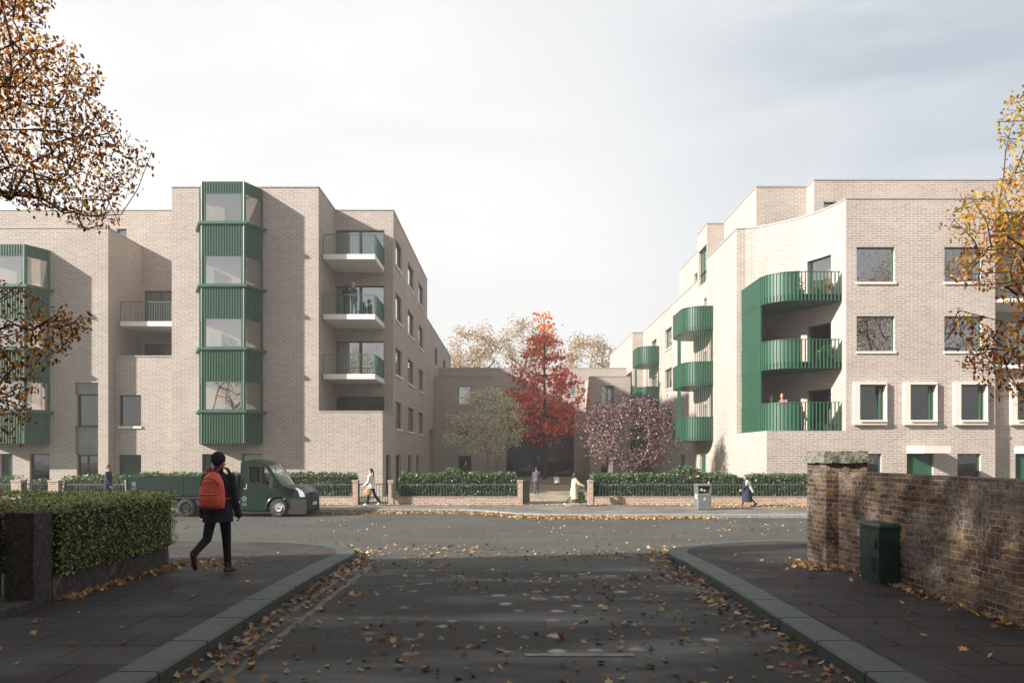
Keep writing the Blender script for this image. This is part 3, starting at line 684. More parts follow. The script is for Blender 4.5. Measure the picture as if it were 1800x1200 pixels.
def bay(b, dx, rows_, ztop, label):
    """green faceted bay: rows_ = window (top,bottom) photo rows on the front plane"""
    Yf = 36.85*b.s; A = (b.X(351, 38)+dx, YA-.005); Bq = (b.X(355.5, 36.85)+dx, Yf); C = (b.X(429.5, 36.85)+dx, Yf); D = (b.X(462, 38)+dx, YA-.005)
    fz = lambda y: b.Z(y, 36.85)
    mb = MB(); zb = fz(779); faces = [(A, Bq), (Bq, C), (C, D)]
    post = 0.17
    bands = []; prev = fz(ztop)
    for (t, bt) in rows_: bands.append((fz(t), prev)); prev = fz(bt)
    bands.append((zb, prev))
    for (P, Q) in faces:
        L = math.hypot(Q[0]-P[0], Q[1]-P[1]); u = ((Q[0]-P[0])/L, (Q[1]-P[1])/L); n = (u[1], -u[0]); pp = post if L > 1.5 else .09
        for z0, z1 in bands: ribs(mb, P, Q, z0, z1, 0.135, .06, .04)
        for (t, bt) in rows_:
            z0, z1 = fz(bt), fz(t)
            mb.lbox(P, u, n, 0, pp, -.05, .02, z0, z1); mb.lbox(P, u, n, L-pp, L, -.05, .02, z0, z1)
            mb.lbox(P, u, n, pp, L-pp, -.05, .015, z1-.05, z1); mb.lbox(P, u, n, pp, L-pp, -.05, .015, z0, z0+.05)
    poly = [A, Bq, C, D]; mb.m_ = 0
    slab(mb, poly, zb-.02, zb); slab(mb, poly, fz(ztop)-.02, fz(ztop)+.03)
    for p in (Bq, C): mb.tube((p[0], p[1], zb), (p[0], p[1], fz(ztop)), .07, .07, 8)
    part = mb.build('bay_window', M['green'], b.t)
    for (t, bt) in rows_:
        pm = MB(); z0, z1 = fz(bt)+.05, fz(t)-.05
        for (P, Q) in faces:
            L = math.hypot(Q[0]-P[0], Q[1]-P[1]); u = ((Q[0]-P[0])/L, (Q[1]-P[1])/L); n = (u[1], -u[0]); pp = post if L > 1.5 else .09
            V = lambda a, z: (P[0]+u[0]*a-n[0]*.03, P[1]+u[1]*a-n[1]*.03, z)
            pm.quad(V(pp, z0), V(L-pp, z0), V(L-pp, z1), V(pp, z1))
        pm.build('pane', M['glass'], part)
        # ledge under the window
        lm = MB(); c = ((A[0]+D[0])/2, YA); f = 1.0
        out = [(A[0]-.22, A[1]), (Bq[0]-.16, Bq[1]-.14), (C[0]+.16, C[1]-.14), (D[0]+.22, D[1])]
        slab(lm, out, fz(bt)-.13, fz(bt)-.0); lm.build('ledge', M['green'], part)
        # room floor and ceiling behind the glass
        rb = b.rooms; rb.mi = 1
        inn = [(A[0]+.15, A[1]+.0), (Bq[0]+.06, Bq[1]+.1), (C[0]-.06, C[1]+.1), (D[0]-.15, D[1])]
        slab(rb, inn, fz(bt)-.3, fz(bt)-.1); slab(rb, inn, fz(t)+.1, fz(t)+.3)
        rb.mi = 0; y1 = YA-.03; rb.quad((A[0]+.1, y1, fz(bt)-.2), (D[0]-.1, y1, fz(bt)-.2), (D[0]-.1, y1, fz(t)+.2), (A[0]+.1, y1, fz(t)+.2))
        rb.mi = random.choice((0, 3, 1)); x = random.uniform(.3, 1.4); rb.box(A[0]+x, A[0]+x+.6, y1-.35, y1-.03, fz(bt)-.1, fz(bt)+random.uniform(.5, 1.1)); rb.mi = 0
bay(b, 0, [(338, 390), (448, 500), (558.5, 610.5), (669, 720.5)], 320, '')
bay(b, b.X(88, 38)-b.X(462, 38), [(448, 500), (558.5, 610.5), (669, 720.5)], 430, '')

def balcony_left(b, xl, xr_f, Yf, xr_b, ytop, ybot, yrail, side=True):
    """thin white slab with a bar railing; depths are base depths"""
    X0, X1, X2 = b.X(xl, Yf), b.X(xr_f, Yf), b.X(xr_b, 41.45); Yw = Yf*b.s; z1, z0 = b.Z(ytop, Yf), b.Z(ybot, Yf); zr = b.Z(yrail, Yf)
    sm = MB(); sm.box(X0, X1, Yw, YB-.01, z0, z1); part = sm.build('balcony', M['white'], b.t)
    rl = MB(); t = .012
    k = int((X1-X0)/.13)
    for i in range(k+1):
        x = X0+.03+(X1-X0-.06)*i/k; w = .018 if i in (0, k) else .010; rl.box(x-w, x+w, Yw+.03-w, Yw+.03+w, z1, zr)
    rl.box(X0, X1, Yw+.01, Yw+.05, zr, zr+.04)
    if side:
        k = int((YB-Yw)/.13)
        for i in range(1, k): y = Yw+.03+(YB-Yw)*i/k; rl.box(X1-.04, X1-.02, y-.01, y+.01, z1, zr)
        rl.box(X1-.05, X1-.01, Yw+.05, YB-.01, zr, zr+.04)
    rl.build('railing', M['thinmetal'], part)
for yt in (446.5, 552.0, 657.0): balcony_left(b, 568, 659, 38.6, 675, yt, yt+8.8, yt-33.8)
balcony_left(b, 211, 301.7, 38.75, 302, 564.5, 572.8, 531, False)
b.finish()

# ============================================================ central building
BC = Bld('apartment_building', 1.0, (1, 68, GF), 'low brick building across the back of the courtyard with a tall dark glazed entrance', 'building')
b = BC
def HC(x0, x1, y0, y1, Yb, Xs, **k): return H(x0, x1, y0, y1, Yb, Xs, BC, **k)
x0, x1 = XL+.02, b.X(867.5, 65.7); zt = b.Z(662.5, 65.7)
wall(b, [(x0, 65.7), (x1, 65.7)], GF, zt, [HC(805.5, 828.5, 678.5, 710, 65.7, x0, glass=M['glass'], rm=1), HC(805.5, 828.5, 740, 771, 65.7, x0, rm=2), HC(805.5, 828.5, 801, 833, 65.7, x0, rm=2, glass=M['glassdark'])])
wall(b, [(x1, 65.7), (x1, 70)], GF, zt)
x2, x3 = b.X(1037, 65.7), b.X(1108.5, 65.7)
wall(b, [(x2, 70), (x2, 65.7)], GF, zt)
wall(b, [(x2, 65.7), (x3, 65.7)], GF, zt, [HC(1056, 1079.5, 678, 710, 65.7, x2, rm=2), HC(1056, 1079.5, 740, 771, 65.7, x2, rm=2), HC(1056, 1079.5, 801, 833, 65.7, x2, rm=2)])
wall(b, [(x3, 65.7), (x3, 80)], GF, zt)
xm = XL+.02; xe = b.X(1101.5, 70)
wall(b, [(xm, 70), (xe, 70)], GF, b.Z(647.5, 70), [HC(890, 912.5, 682.5, 699, 70, xm, rm=1), HC(1003, 1010, 669.5, 695, 70, xm, rm=1),
     HC(890, 1009, 716, 838, 70, xm, kind='win', sill=False, rev=.3, dark=True, glass=M['glassdark'], rm=2, room=5, mull=((.22, .12), (.42, .12), (.62, .12), (.82, .12)), trans=(.5, .72))])
wall(b, [(xe, 70), (xe, 80)], GF, b.Z(647.5, 70)); wall(b, [(xe, 80), (xm, 80)], GF, b.Z(647.5, 70))
roofpoly(b, [(xm, 70.1), (xe-.1, 70.1), (xe-.1, 79.9), (xm, 79.9)], b.Z(647.5, 70)-.3)
roofpoly(b, [(x0, 65.8), (x1-.1, 65.8), (x1-.1, 70), (x0, 70)], zt-.3); roofpoly(b, [(x2+.1, 65.8), (x3-.1, 65.8), (x3-.1, 70), (x2+.1, 70)], zt-.3)
b.finish()

# ============================================================ right building
BR = Bld('apartment_building', 0.95, (20, 38, GF), 'pale brick apartment block on the right with a curved corner and rounded green balconies', 'building')
b = BR; s = b.s
def PB(x, y): return (x*s, y*s)                 # plan point in base metres
ZR = lambda zrel: E+zrel*s
XS = 13.08; zpod = b.Z(757, 38)
XF = 17.16; XE = 24.83
curve = [(13.08, 43.07), (13.6, 43.02), (14.1, 42.8), (14.7, 42.4), (15.3, 41.85), (15.9, 41.2), (16.46, 40.35), (16.85, 39.4), (17.1, 38.5), (17.16, 38.0)]
cw = [PB(*p) for p in curve]
# podium
wall(b, [PB(XS, 43.07), PB(XS, 38)], GF, zpod, coping=False); wall(b, [PB(XS, 38), PB(XF, 38)], GF, zpod, coping=False)
slab(b.roofm, [PB(XS+.01, 38.01), PB(XF, 38.01)]+[PB(*p) for p in curve[::-1][1:-1]]+[PB(XS+.01, 43.05)], zpod-.02, zpod+.01)
# curved wall: doors on three levels
Sc = arc(cw)
def s_at_px(px):
    best = None
    for i in range(400):
        q = Sc[-1]*i/399; p, _, _ = at_s(cw, Sc, q+1e-6); e = abs(p[0]*F/p[1]+900-px)
        if best is None or e < best[0]: best = (e, q, p[1])
    return best[1], best[2]
sa, ya = s_at_px(1419); sb, yb = s_at_px(1461)
hc = []
for k, (t0, bt) in enumerate(((447, 527), (565.5, 646), (682.5, 757))):
    zt_ = E-(t0-800)*yb/F; zb_ = zpod+.02+(2-k)*3.335
    hc.append(dict(s0=sa, s1=sb, z0=zb_, z1=zt_, kind='gdoor', rm=(0, 2, 2)[k], glass=M['glass'] if k == 0 else M['glassdark'], room=1.4))
wall(b, cw, zpod, ZR(13.15), hc, uoff=.1)
# street front
def HR(x0, x1, y0, y1, Xs, Yb=38, **k): return H(x0, x1, y0, y1, Yb, Xs, BR, **k)
X0 = XF*s; W1 = [HR(1505.8, 1573, 434, 496, X0, rm=2), HR(1660, 1726, 434, 496, X0, rm=2), HR(1505.8, 1573, 555.5, 617.5, X0, rm=1), HR(1660, 1726, 555.5, 617.5, X0, rm=0),
      HR(1508, 1555, 676, 738, X0, kind='win', sill=False, rm=0, glass=M['glassdark'], mull=((.86, .05),), framed=1), HR(1597, 1643.5, 676, 738, X0, sill=False, rm=0, glass=M['glassdark'], mull=((.86, .05),), framed=1), HR(1685.5, 1732, 676, 738, X0, sill=False, rm=2, glass=M['glassdark'], mull=((.86, .05),), framed=1),
      HR(1507, 1550, 797, 870, X0, sill=False, rm=2, glass=M['glassdark']), HR(1594, 1641, 797, 900, X0, kind='door'), HR(1683, 1724.5, 797, 870, X0, sill=False, rm=2, glass=M['glassdark'])]
wall(b, [PB(XF, 38), PB(XE, 38)], GF, ZR(13.15), W1, uoff=.2)
def stoneframe(xo0, xo1, yo0, yo1, xi0, xi1, yi0, yi1, Yp=38.0, d=.2):
    mb = MB(); Y = Yp*s; a0, a1, c0, c1 = b.X(xo0, Yp-.2), b.X(xo1, Yp-.2), b.X(xi0, Yp), b.X(xi1, Yp); z1, z0, w1, w0 = b.Z(yo0, Yp-.2), b.Z(yo1, Yp-.2), b.Z(yi0, Yp), b.Z(yi1, Yp)
    mb.box(a0, c0, Y-d, Y-.002, z0, z1); mb.box(c1, a1, Y-d, Y-.002, z0, z1); mb.box(c0, c1, Y-d, Y-.002, w1, z1); mb.box(c0, c1, Y-d, Y-.002, z0, w0)
    mb.box(c0, a1-.02, Y-d-.08, Y-d, w0-.10, w0-.005)
    return mb.build('window_surround', M['cream'], b.t)
for xo in (1502, 1590.3, 1679, ): stoneframe(xo, xo+57.5, 670.5, 746.5, xo+6.5, xo+53, 676, 738)
def canopy(x0_, x1_, y0_, y1_):
    mb = MB(); X_0 = b.X(x0_, 38); X_1 = b.X(x1_, 36.4); mb.box(X_0, X_1, 36.4*s, 38*s-.002, b.Z(y1_, 36.4), b.Z(y0_, 36.4)); mb.build('canopy', M['cream'], b.t)
canopy(1594, 1672, 783.5, 796.2); canopy(1783, 1861, 783.5, 796.2)
# set-back bay to the right with deep balconies
Ysb = 38.5; Yrc = 40.6; XQ = 31.5
wall(b, [PB(XE, 38), PB(XE, Yrc)], GF, ZR(13.15)); zr1 = b.Z(640, Ysb)
wall(b, [PB(XE, Ysb), PB(XQ, Ysb)], GF, zr1, [HR(1783, 1829, 676, 738, XE*s, Ysb, sill=False, rm=2, glass=M['glassdark']), HR(1785, 1830, 797, 900, XE*s, Ysb, kind='door')])
stoneframe(1777.5, 1835, 671.5, 746.5, 1784, 1829, 677, 738, Ysb)
wall(b, [PB(XE, Yrc), PB(XQ, Yrc)], zr1-1, ZR(13.15), [H(1770, 1850, y, y+75, Yrc, XE*s, b, kind='gdoor', rm=2, mull=((.3, .08), (.6, .08)), room=1.8) for y in (450, 565)])
for yt in (524, 640):
    mb = MB(); mb.box(XE*s+.003, XQ*s, 38.05*s, Yrc*s-.003, b.Z(yt+7, 38), b.Z(yt, 38)); p_ = mb.build('balcony', M['white'], b.t); rl = MB()
    for i in range(45): x = XE*s+.1+i*.14; rl.box(x-.01, x+.01, 38.1*s, 38.1*s+.02, b.Z(yt, 38), b.Z(yt-34, 38))
    rl.box(XE*s+.01, XQ*s, 38.1*s-.01, 38.1*s+.03, b.Z(yt-34, 38), b.Z(yt-34, 38)+.04); rl.build('railing', M['thinmetal'], p_)
wall(b, [PB(XQ, 38), PB(60, 38)], GF, ZR(13.15)); wall(b, [PB(XQ, Yrc), PB(XQ, 38)], GF, ZR(13.15))
# courtyard side, near to far (paths run towards the camera)
def HB(p0, p1, y0, y1, X, Ys, ref, **k):
    """p0 = far column, p1 = near column; y0,y1 measured at column ref"""
    Yf, Yn = yofx(p0, X), yofx(p1, X); Yr = yofx(ref, X); return dict(s0=Ys-Yf, s1=Ys-Yn, z0=E-(y1-800)*Yr/F, z1=E-(y0-800)*Yr/F, **k)
xs_ = XS*s; Y1, Y2, Y3 = 49.6*s, 52.1*s, 73.7*s
doorZ = [ZR(8.25), ZR(8.25)-3.42, ZR(8.25)-6.84]
def door_levels(pf, pn, Ys, top0):
    out = []
    for k in range(3):
        q = HB(pf, pn, 520.7, 600, xs_, Ys, 1244, kind='gdoor', rm=2, room=1.6); q['z0'] = doorZ[k]+.02; q['z1'] = doorZ[k]+2.25; out.append(q)
    return out
hA = door_levels(1231, 1243.7, Y1, 0)
# the door column spans the joint at Y1, so keep it wholly in the middle length
hM = []
for k in range(3): hM.append(dict(s0=Y2-50.4*s*1.0-.0, s1=Y2-Y1-.1, z0=doorZ[k]+.02, z1=doorZ[k]+2.25, kind='gdoor', rm=2, room=.9, e=.04))
hM.append(dict(s0=.25, s1=Y2-Y1-.12, z0=E+11.75*s, z1=E+14.2*s, kind='gdoor', rm=2, mull=((.35, .06), (.7, .06)), room=.8, e=.04))
hM.append(HB(1230, 1240.5, 799, 900, xs_, Y2, 1240, kind='door')); hM[-1]['z0'] = GF; hM[-1]['s0'] = max(.1, hM[-1]['s0']); hM[-1]['s1'] = min(Y2-Y1-.1, hM[-1]['s1'])
wall(b, [(xs_, Y1), PB(XS, 43.07)], zpod, ZR(13.15)); wall(b, [(xs_, Y1), PB(XS, 43.07)], GF, zpod, coping=False)
wall(b, [(xs_, Y2), (xs_, Y1)], GF, ZR(15.5), hM, uoff=.2)
hF = [HB(1169, 1180.7, 573, 609, xs_, Y3, 1180, rm=2, room=1.5), HB(1145, 1154, 573, 609, xs_, Y3, 1180, rm=2, room=1.5)]
for k in (1, 2): hF += [dict(q, z0=q['z0']-3.2*k, z1=q['z1']-3.2*k) for q in hF[:2]]
hF.append(HB(1196, 1203, 799, 860, xs_, Y3, 1202, rm=2, room=1.5, sill=False))
for k in range(3):
    q = HB(1146, 1153, 690, 760, xs_, Y3, 1153, kind='gdoor', rm=2, room=1.4); 
wall(b, [(xs_, Y3), (xs_, Y2)], GF, ZR(12.26), hF, uoff=.3)
wall(b, [PB(12.0, 73.7), (xs_, Y3)], GF, ZR(12.2)); wall(b, [PB(12.0, 90.7), PB(12.0, 73.7)], GF, ZR(12.2))
# box and top storey
wall(b, [(xs_, Y1), PB(14.23, 49.6)], ZR(13.15)-.6, ZR(15.5)); wall(b, [PB(14.23, 52.1), (xs_, Y2)], ZR(12.26)-.6, ZR(15.5), coping=False)
wall(b, [PB(14.23, 62.7), PB(14.23, 43.1)], ZR(12.0), ZR(15.61), [HB(1220.3, 1226, 479, 497, 14.23*s, 62.7*s, 1225, rm=2, sill=False, room=1.0)])
wall(b, [PB(14.23, 43.1), PB(17.17, 43.1)], ZR(12.4), ZR(15.61)); wall(b, [PB(17.17, 43.1), PB(17.17, 42.05)], ZR(12.4), ZR(15.61))
wall(b, [PB(17.17, 42.05), PB(60, 42.05)], ZR(12.4), ZR(15.61), [H(1448, 1482, 354.5, 380, 42.05, 17.17*s, b, rm=1, room=1.5)])
wall(b, [PB(60, 62.7), PB(14.23, 62.7)], ZR(12), ZR(15.61)); wall(b, [PB(60, 38), PB(60, 90.7)], GF, ZR(13.15)); wall(b, [PB(60, 90.7), PB(12, 90.7)], GF, ZR(12.2))
roofpoly(b, [PB(XS+.1, 43.2), PB(XF, 43.2), PB(XF, 38.2), PB(60, 38.2), PB(60, 52.1), PB(XS+.1, 52.1)], ZR(13.15)-.55)
roofpoly(b, [PB(XS+.1, 52.1), PB(60, 52.1), PB(60, 90.6), PB(12.1, 90.6), PB(12.1, 73.8), PB(XS+.1, 73.8)], ZR(12.2)-.55)
roofpoly(b, [PB(14.3, 43.2), PB(17.3, 43.2), PB(17.3, 42.2), PB(60, 42.2), PB(60, 62.6), PB(14.3, 62.6)], ZR(15.5)-.3)
roofpoly(b, [PB(XS+.05, 49.65), PB(14.23, 49.65), PB(14.23, 52.05), PB(XS+.05, 52.05)], ZR(15.5)-.3)

# rounded corner balconies on the curved wall
def arcpts(cx, cy, r, a0, a1, n): return [(cx+r*math.cos(R(a0+(a1-a0)*i/n)), cy+r*math.sin(R(a0+(a1-a0)*i/n))) for i in range(n+1)]
rr = 1.55; xo, yo = 13.36, 38.33
edge = [(xo, 42.95), (xo, yo+rr)]+arcpts(xo+rr, yo+rr, rr, 180, 270, 14)[1:]+[(17.02, yo)]
edge = [PB(*p) for p in edge]
e_side = edge[:2]; e_curve = edge[:2]+edge[2:16]; e_open = [edge[15], edge[-1]]
inner = [PB(*p) for p in curve]
lev = [ZR(8.05), ZR(8.05)-3.335, zpod+.02]; RAIL = 9.5*s+E-ZR(8.05)
green = b
for k, z in enumerate(lev):
    sm = MB(); poly = edge+[(q[0]+.0, q[1]-.01) for q in inner[::-1][1:-1]]
    if k < 2:
        slab(sm, poly, z, z+.30); part = sm.build('balcony', M['green'], b.t)
    else:
        slab(sm, poly, z-.0, z+.02); part = sm.build('balcony', M['green'], b.t)
    cm = MB(); rib_path(cm, e_curve, z-.02, z+RAIL, .17, .075, .05, .04); strip(cm, e_curve, z+RAIL, z+RAIL+.035, .06, .06); cm.build('ribbed_panel', M['green'], part)
    om = MB(); zb_ = z+.30 if k < 2 else z+.02
    if k < 2: rib_path(om, e_open, z-.02, z+.29, .17, .075, .04, .03)
    rib_path(om, e_open, zb_, z+RAIL, .17, .045, .045); strip(om, e_open, z+RAIL, z+RAIL+.035, .03, .03)
    om.build('railing', M['green'], part)
sc = MB(); rib_path(sc, e_side, zpod+RAIL-.05, lev[0]+.02, .105, .05, .03, .03)
p0 = e_side[1]; sc.box(p0[0]-.02, p0[0]+.08, p0[1]-.04, p0[1]+.06, zpod, lev[0]+.1); sc.build('screen', M['green'], b.t)

def side_balcony(b, Yn, Yf, top_open=True):
    """rounded ribbed balconies stacked on the courtyard side wall; Yn,Yf world depths"""
    xo = 11.32*s; r = 1.15
    e = [(xs_-.01, Yf)]+arcpts(xo+r, Yf-r, r, 90, 180, 10)+arcpts(xo+r, Yn+r, r, 180, 270, 12)+[(xs_-.01, Yn)]
    h = 1.40*s*1.02
    for k in range(3):
        z = ZR(8.18)-3.42*k; sm = MB(); slab(sm, e, z, z+.22); part = sm.build('balcony', M['green'], b.t)
        cm = MB(); rib_path(cm, e, z-.02, z+1.42, .15, .07, .05, .04); strip(cm, e, z+1.42, z+1.455, .06, .07); cm.build('ribbed_panel', M['green'], part)
    bm = MB()
    for i in range(9): x = xs_-.06-i*.13; bm.box(x-.018, x+.018, Yn+.02, Yn+.06, ZR(8.18)-6.84+1.4, ZR(8.18)+.02)
    for i in range(6): y = Yn+1.7+i*.16; bm.box(xo+.03, xo+.07, y-.018, y+.018, ZR(8.18)-6.84+1.4, ZR(8.18)+.02)
    bm.build('bar_screen', M['green'], b.t)
side_balcony(b, 48.1*s, 52.9*s); side_balcony(b, 65.7*s, 70.2*s)
b.finish()
# ============================================================ fences, piers, gates and hedges along the far pavement
from mathutils import noise as mnoise
M['fcap'] = mat('pier_cap', (0.34, 0.27, 0.22), 0.85, 0, 0.1, 6)
YFN = 33.0
def fx(px): return PX(px, YFN)
def pier(px0, px1, label):
    t = thing('brick_pier', (fx((px0+px1)/2), YFN+.12, GF), label, 'pier', 'small brick piers of the front railings')
    mb = MB(); a, c = fx(px0), fx(px1); m = (a+c)/2; w = max(.11, (c-a)/2); mb.box(m-w, m+w, YFN-.03, YFN+.27, GF-.05, .56); mb.build('post', M['fence_brick'], t)
    mb = MB(); mb.bevbox(m-w-.03, m+w+.03, YFN-.06, YFN+.30, .56, .64, .02); mb.build('cap', M['fcap'], t)
def fence(px0, px1, label, zt=0.50):
    a, c = fx(px0), fx(px1); t = thing('railing_fence', ((a+c)/2, YFN+.1, GF), label, 'fence', 'railings on a dwarf wall along the far pavement')
    mb = MB(); mb.box(a, c, YFN, YFN+.22, GF-.05, -.12); mb.build('dwarf_wall', M['fence_brick'], t)
    mb = MB(); mb.box(a, c, YFN-.02, YFN+.24, -.12, -.085); mb.build('wall_cap', M['fcap'], t)
    mb = MB(); n = int((c-a)/.135)
    for i in range(n): x = a+(c-a)*(i+.5)/n; mb.box(x-.0065, x+.0065, YFN+.09, YFN+.103, -.085, zt)
    mb.box(a, c, YFN+.08, YFN+.115, zt-.07, zt-.04); mb.build('railing', M['bars'], t)

for p0, p1, l in ((20, 37, 'first brick pier from the left, left of the low gate'), (85, 103, 'brick pier right of the low gate behind the clipped hedge'), (221, 228, 'thin brick pier at the rear of the green truck bed'),
                  (620, 629, 'brick pier left of the narrow railing gate by the woman in white'), (683, 691, 'brick pier right of the narrow railing gate by the woman in white'),
                  (911, 918, 'brick pier on the left side of the courtyard entrance'), (1035, 1041.5, 'brick pier on the right side of the courtyard entrance'), (1560, 1567, 'brick pier of the railings hidden behind the old brick wall')):
    pier(p0, p1, l)
for p0, p1, l in ((-1150, 20, 'railings left of the first pier at the photo left edge'), (103, 221, 'railings behind the walking man in a dark suit'), (228, 620, 'long railings behind the green truck'),
                  (691, 911, 'railings left of the courtyard entrance'), (1041.5, 1560, 'long railings right of the courtyard entrance, behind the litter bin')):
    fence(p0, p1, l)
def gate(px0, px1, label, solid=False):
    a, c = fx(px0)+.02, fx(px1)-.02; t = thing('iron_gate', ((a+c)/2, YFN+.1, GF), label, 'gate')
    mb = MB(); mb.box(a, c, YFN+.08, YFN+.12, .44, .48); mb.box(a, c, YFN+.08, YFN+.12, GF+.06, GF+.10); mb.box(a, a+.04, YFN+.08, YFN+.12, GF+.03, .5); mb.box(c-.04, c, YFN+.08, YFN+.12, GF+.03, .5); mb.build('gate_frame', M['iron'], t)
    mb = MB(); n = int((c-a)/.13)
    for i in range(1, n): x = a+(c-a)*i/n; mb.box(x-.009, x+.009, YFN+.09, YFN+.108, GF+.1, .44)
    mb.build('bars', M['iron'], t)
gate(37, 85, 'low iron gate between two brick piers at the far left'); gate(629, 683, 'narrow railing gate behind the woman in white')
t = thing('iron_gate', (fx(919), YFN+.1, GF), 'dark solid gate leaf standing open at the courtyard entrance', 'gate')
mb = MB(); mb.lbox((fx(918.3), YFN+.06), (0.18, 0.984), (.984, -.18), 0, 1.75, 0, .05, GF+.04, .58); mb.build('leaf', M['iron'], t)
mb = MB(); mb.lbox((fx(918.3), YFN+.06), (0.18, 0.984), (.984, -.18), 0, 1.75, .05, .07, .46, .52); mb.lbox((fx(918.3), YFN+.06), (0.18, 0.984), (.984, -.18), 0, 1.75, .05, .07, GF+.1, GF+.16); mb.build('rail', M['iron'], t)

M['hcore'] = mat('hedge_core', (0.022, 0.035, 0.014), 0.95, 0, 0.5, 6)
def hedge(label, boxes, n, size, pal, w=None, wave=0.08, name='hedge', bumps=(), thick=.10, group=None, loose=0.03):
    """boxes: list of (x0,x1,y0,y1,z0,z1)"""
    xm = sum(q[0]+q[1] for q in boxes)/2/len(boxes); o = (xm, boxes[0][2], boxes[0][4]); t = thing(name, o, label, 'hedge', group)
    mb = MB()
    for (x0, x1, y0, y1, z0, z1) in boxes: mb.box(x0+.06, x1-.06, y0+.07, y1-.07, z0, z1-.12)
    mb.build('twigs', M['hcore'], t)
    ar = []
    for q in boxes:
        dx, dy, dz = q[1]-q[0], q[3]-q[2], q[5]-q[4]; ar.append((dx*dy, dx*dz, dx*dz*.5, dy*dz, dy*dz))
    tot = sum(sum(a) for a in ar); pos = []
    for q, a in zip(boxes, ar):
        x0, x1, y0, y1, z0, z1 = q
        for k, aa in enumerate(a):
            m = int(n*aa/tot); U = RNG.uniform(0, 1, (m, 3)); p = np.zeros((m, 3)); dpt = np.abs(RNG.normal(0, thick, m))*np.where(RNG.uniform(0, 1, m) < .25, -loose*8, 1)*.6
            p[:, 0] = x0+(x1-x0)*U[:, 0]; p[:, 1] = y0+(y1-y0)*U[:, 1]; p[:, 2] = z0+(z1-z0)*U[:, 2]
            if k == 0: p[:, 2] = z1-dpt
            elif k == 1: p[:, 1] = y0+dpt
            elif k == 2: p[:, 1] = y1-dpt
            elif k == 3: p[:, 0] = x0+dpt
            else: p[:, 0] = x1-dpt
            if wave or bumps:
                for i in range(m):
                    f = mnoise.noise(Vector((p[i, 0]*1.6, p[i, 1]*1.6, 3.3)))*wave+mnoise.noise(Vector((p[i, 0]*6, p[i, 1]*6, 1.3)))*wave*.6
                    for bx, bw, bh in bumps: f += bh*max(0, 1-((p[i, 0]-bx)/bw)**2)
                    p[i, 2] += f*(p[i, 2]-z0)/(z1-z0)
            pos.append(p)
    pos = np.concatenate(pos); m = len(pos); s_ = RNG.uniform(.7, 1.25, m)*size
    leaf_mesh('leaves', pos, s_, pick_cols(m, pal, w, .3), T_DIAM, parent=t, m=M['hleaf'], org=o)
GP = [(0.065, 0.125, 0.045), (0.10, 0.175, 0.065), (0.17, 0.25, 0.11), (0.025, 0.05, 0.02), (0.40, 0.44, 0.32)]
GW = [4, 4, 2, 3, .22]
yh0, yh1 = YFN+.24, YFN+1.3; zt = .89
hh = dict(size=.11, pal=GP, w=GW, wave=.11)
hedge('dark green hedge behind the railings at the far left photo edge', [(fx(-1150), fx(18), yh0, yh1, GF, zt-.15)], 8500, group='loose green hedges behind the railings', **hh)
hedge('small green bush hedge behind the low gate', [(fx(36), fx(58), yh0+.3, yh1, GF, zt-.25)], 500, group='loose green hedges behind the railings', **hh)
hedge('green hedge between the low gate and the truck bed', [(fx(104), fx(222), yh0, yh1, GF, zt-.12)], 2300, group='loose green hedges behind the railings', **hh)
hedge('long green hedge behind the truck and its cab', [(fx(229), fx(619), yh0, yh1, GF, zt)], 8500, group='loose green hedges behind the railings', **hh)
hedge('green hedge left of the courtyard entrance, below the pale shrub', [(fx(700), fx(905), yh0, yh1, GF, zt)], 6000, bumps=[(fx(795), .5, .22), (fx(895), .35, -.05)], group='loose green hedges behind the railings', **hh)
hedge('long green hedge right of the courtyard entrance, behind the litter bin', [(fx(1043), fx(1560), yh0, yh1, GF, zt-.03)], 12500, bumps=[(fx(1210), .75, .32), (fx(1312), .4, -.25)], group='loose green hedges behind the railings', **hh)
hedge('small pale green shrub beside the right entrance pier inside the courtyard', [(fx(1012), fx(1034), YFN+1.2, YFN+2.6, GF, .15)], 500, .09, [(.12, .2, .1), (.2, .28, .16)], wave=.2, name='shrub')
hedge('low red leaved plant beside the left entrance pier', [(fx(902), fx(912), YFN+.3, YFN+.8, GF, .2)], 160, .07, [(.2, .06, .04), (.1, .12, .05), (.3, .2, .15)], wave=.2, name='shrub')

# ============================================================ near left garden: wall, pier, gate, clipped hedge
def rock_mat(name, pal, bump):
    g = NT(name); tcn = g.n('ShaderNodeTexCoord'); o = tcn.outputs['Object']; n1 = g.noise(o, 3, 6, .65, .6); n2 = g.noise(o, 26, 5, .7)
    r = g.n('ShaderNodeValToRGB'); g.l(n1, r.inputs[0]); els = r.color_ramp.elements
    els[0].position = .32; els[0].color = (*pal[0], 1); els[1].position = .68; els[1].color = (*pal[-1], 1)
    for i, c in enumerate(pal[1:-1]): e = els.new(.32+.36*(i+1)/(len(pal)-1)); e.color = (*c, 1)
    g.l(g.mix(1, r.outputs[0], g.rng(n2, .3, .7, .45, 1.45), 'MULTIPLY'), g.b.inputs['Base Color']); g.b.inputs['Roughness'].default_value = .95; g.b.inputs['Specular IOR Level'].default_value = .15
    g.l(g.bump(n2, bump, .02, g.bump(n1, bump, .05)), g.b.inputs['Normal']); return g.m
M['darkstone'] = rock_mat('weathered_dark_stone', [(.05, .048, .047), (.11, .105, .105), (.075, .07, .07), (.22, .215, .215)], 0.9)
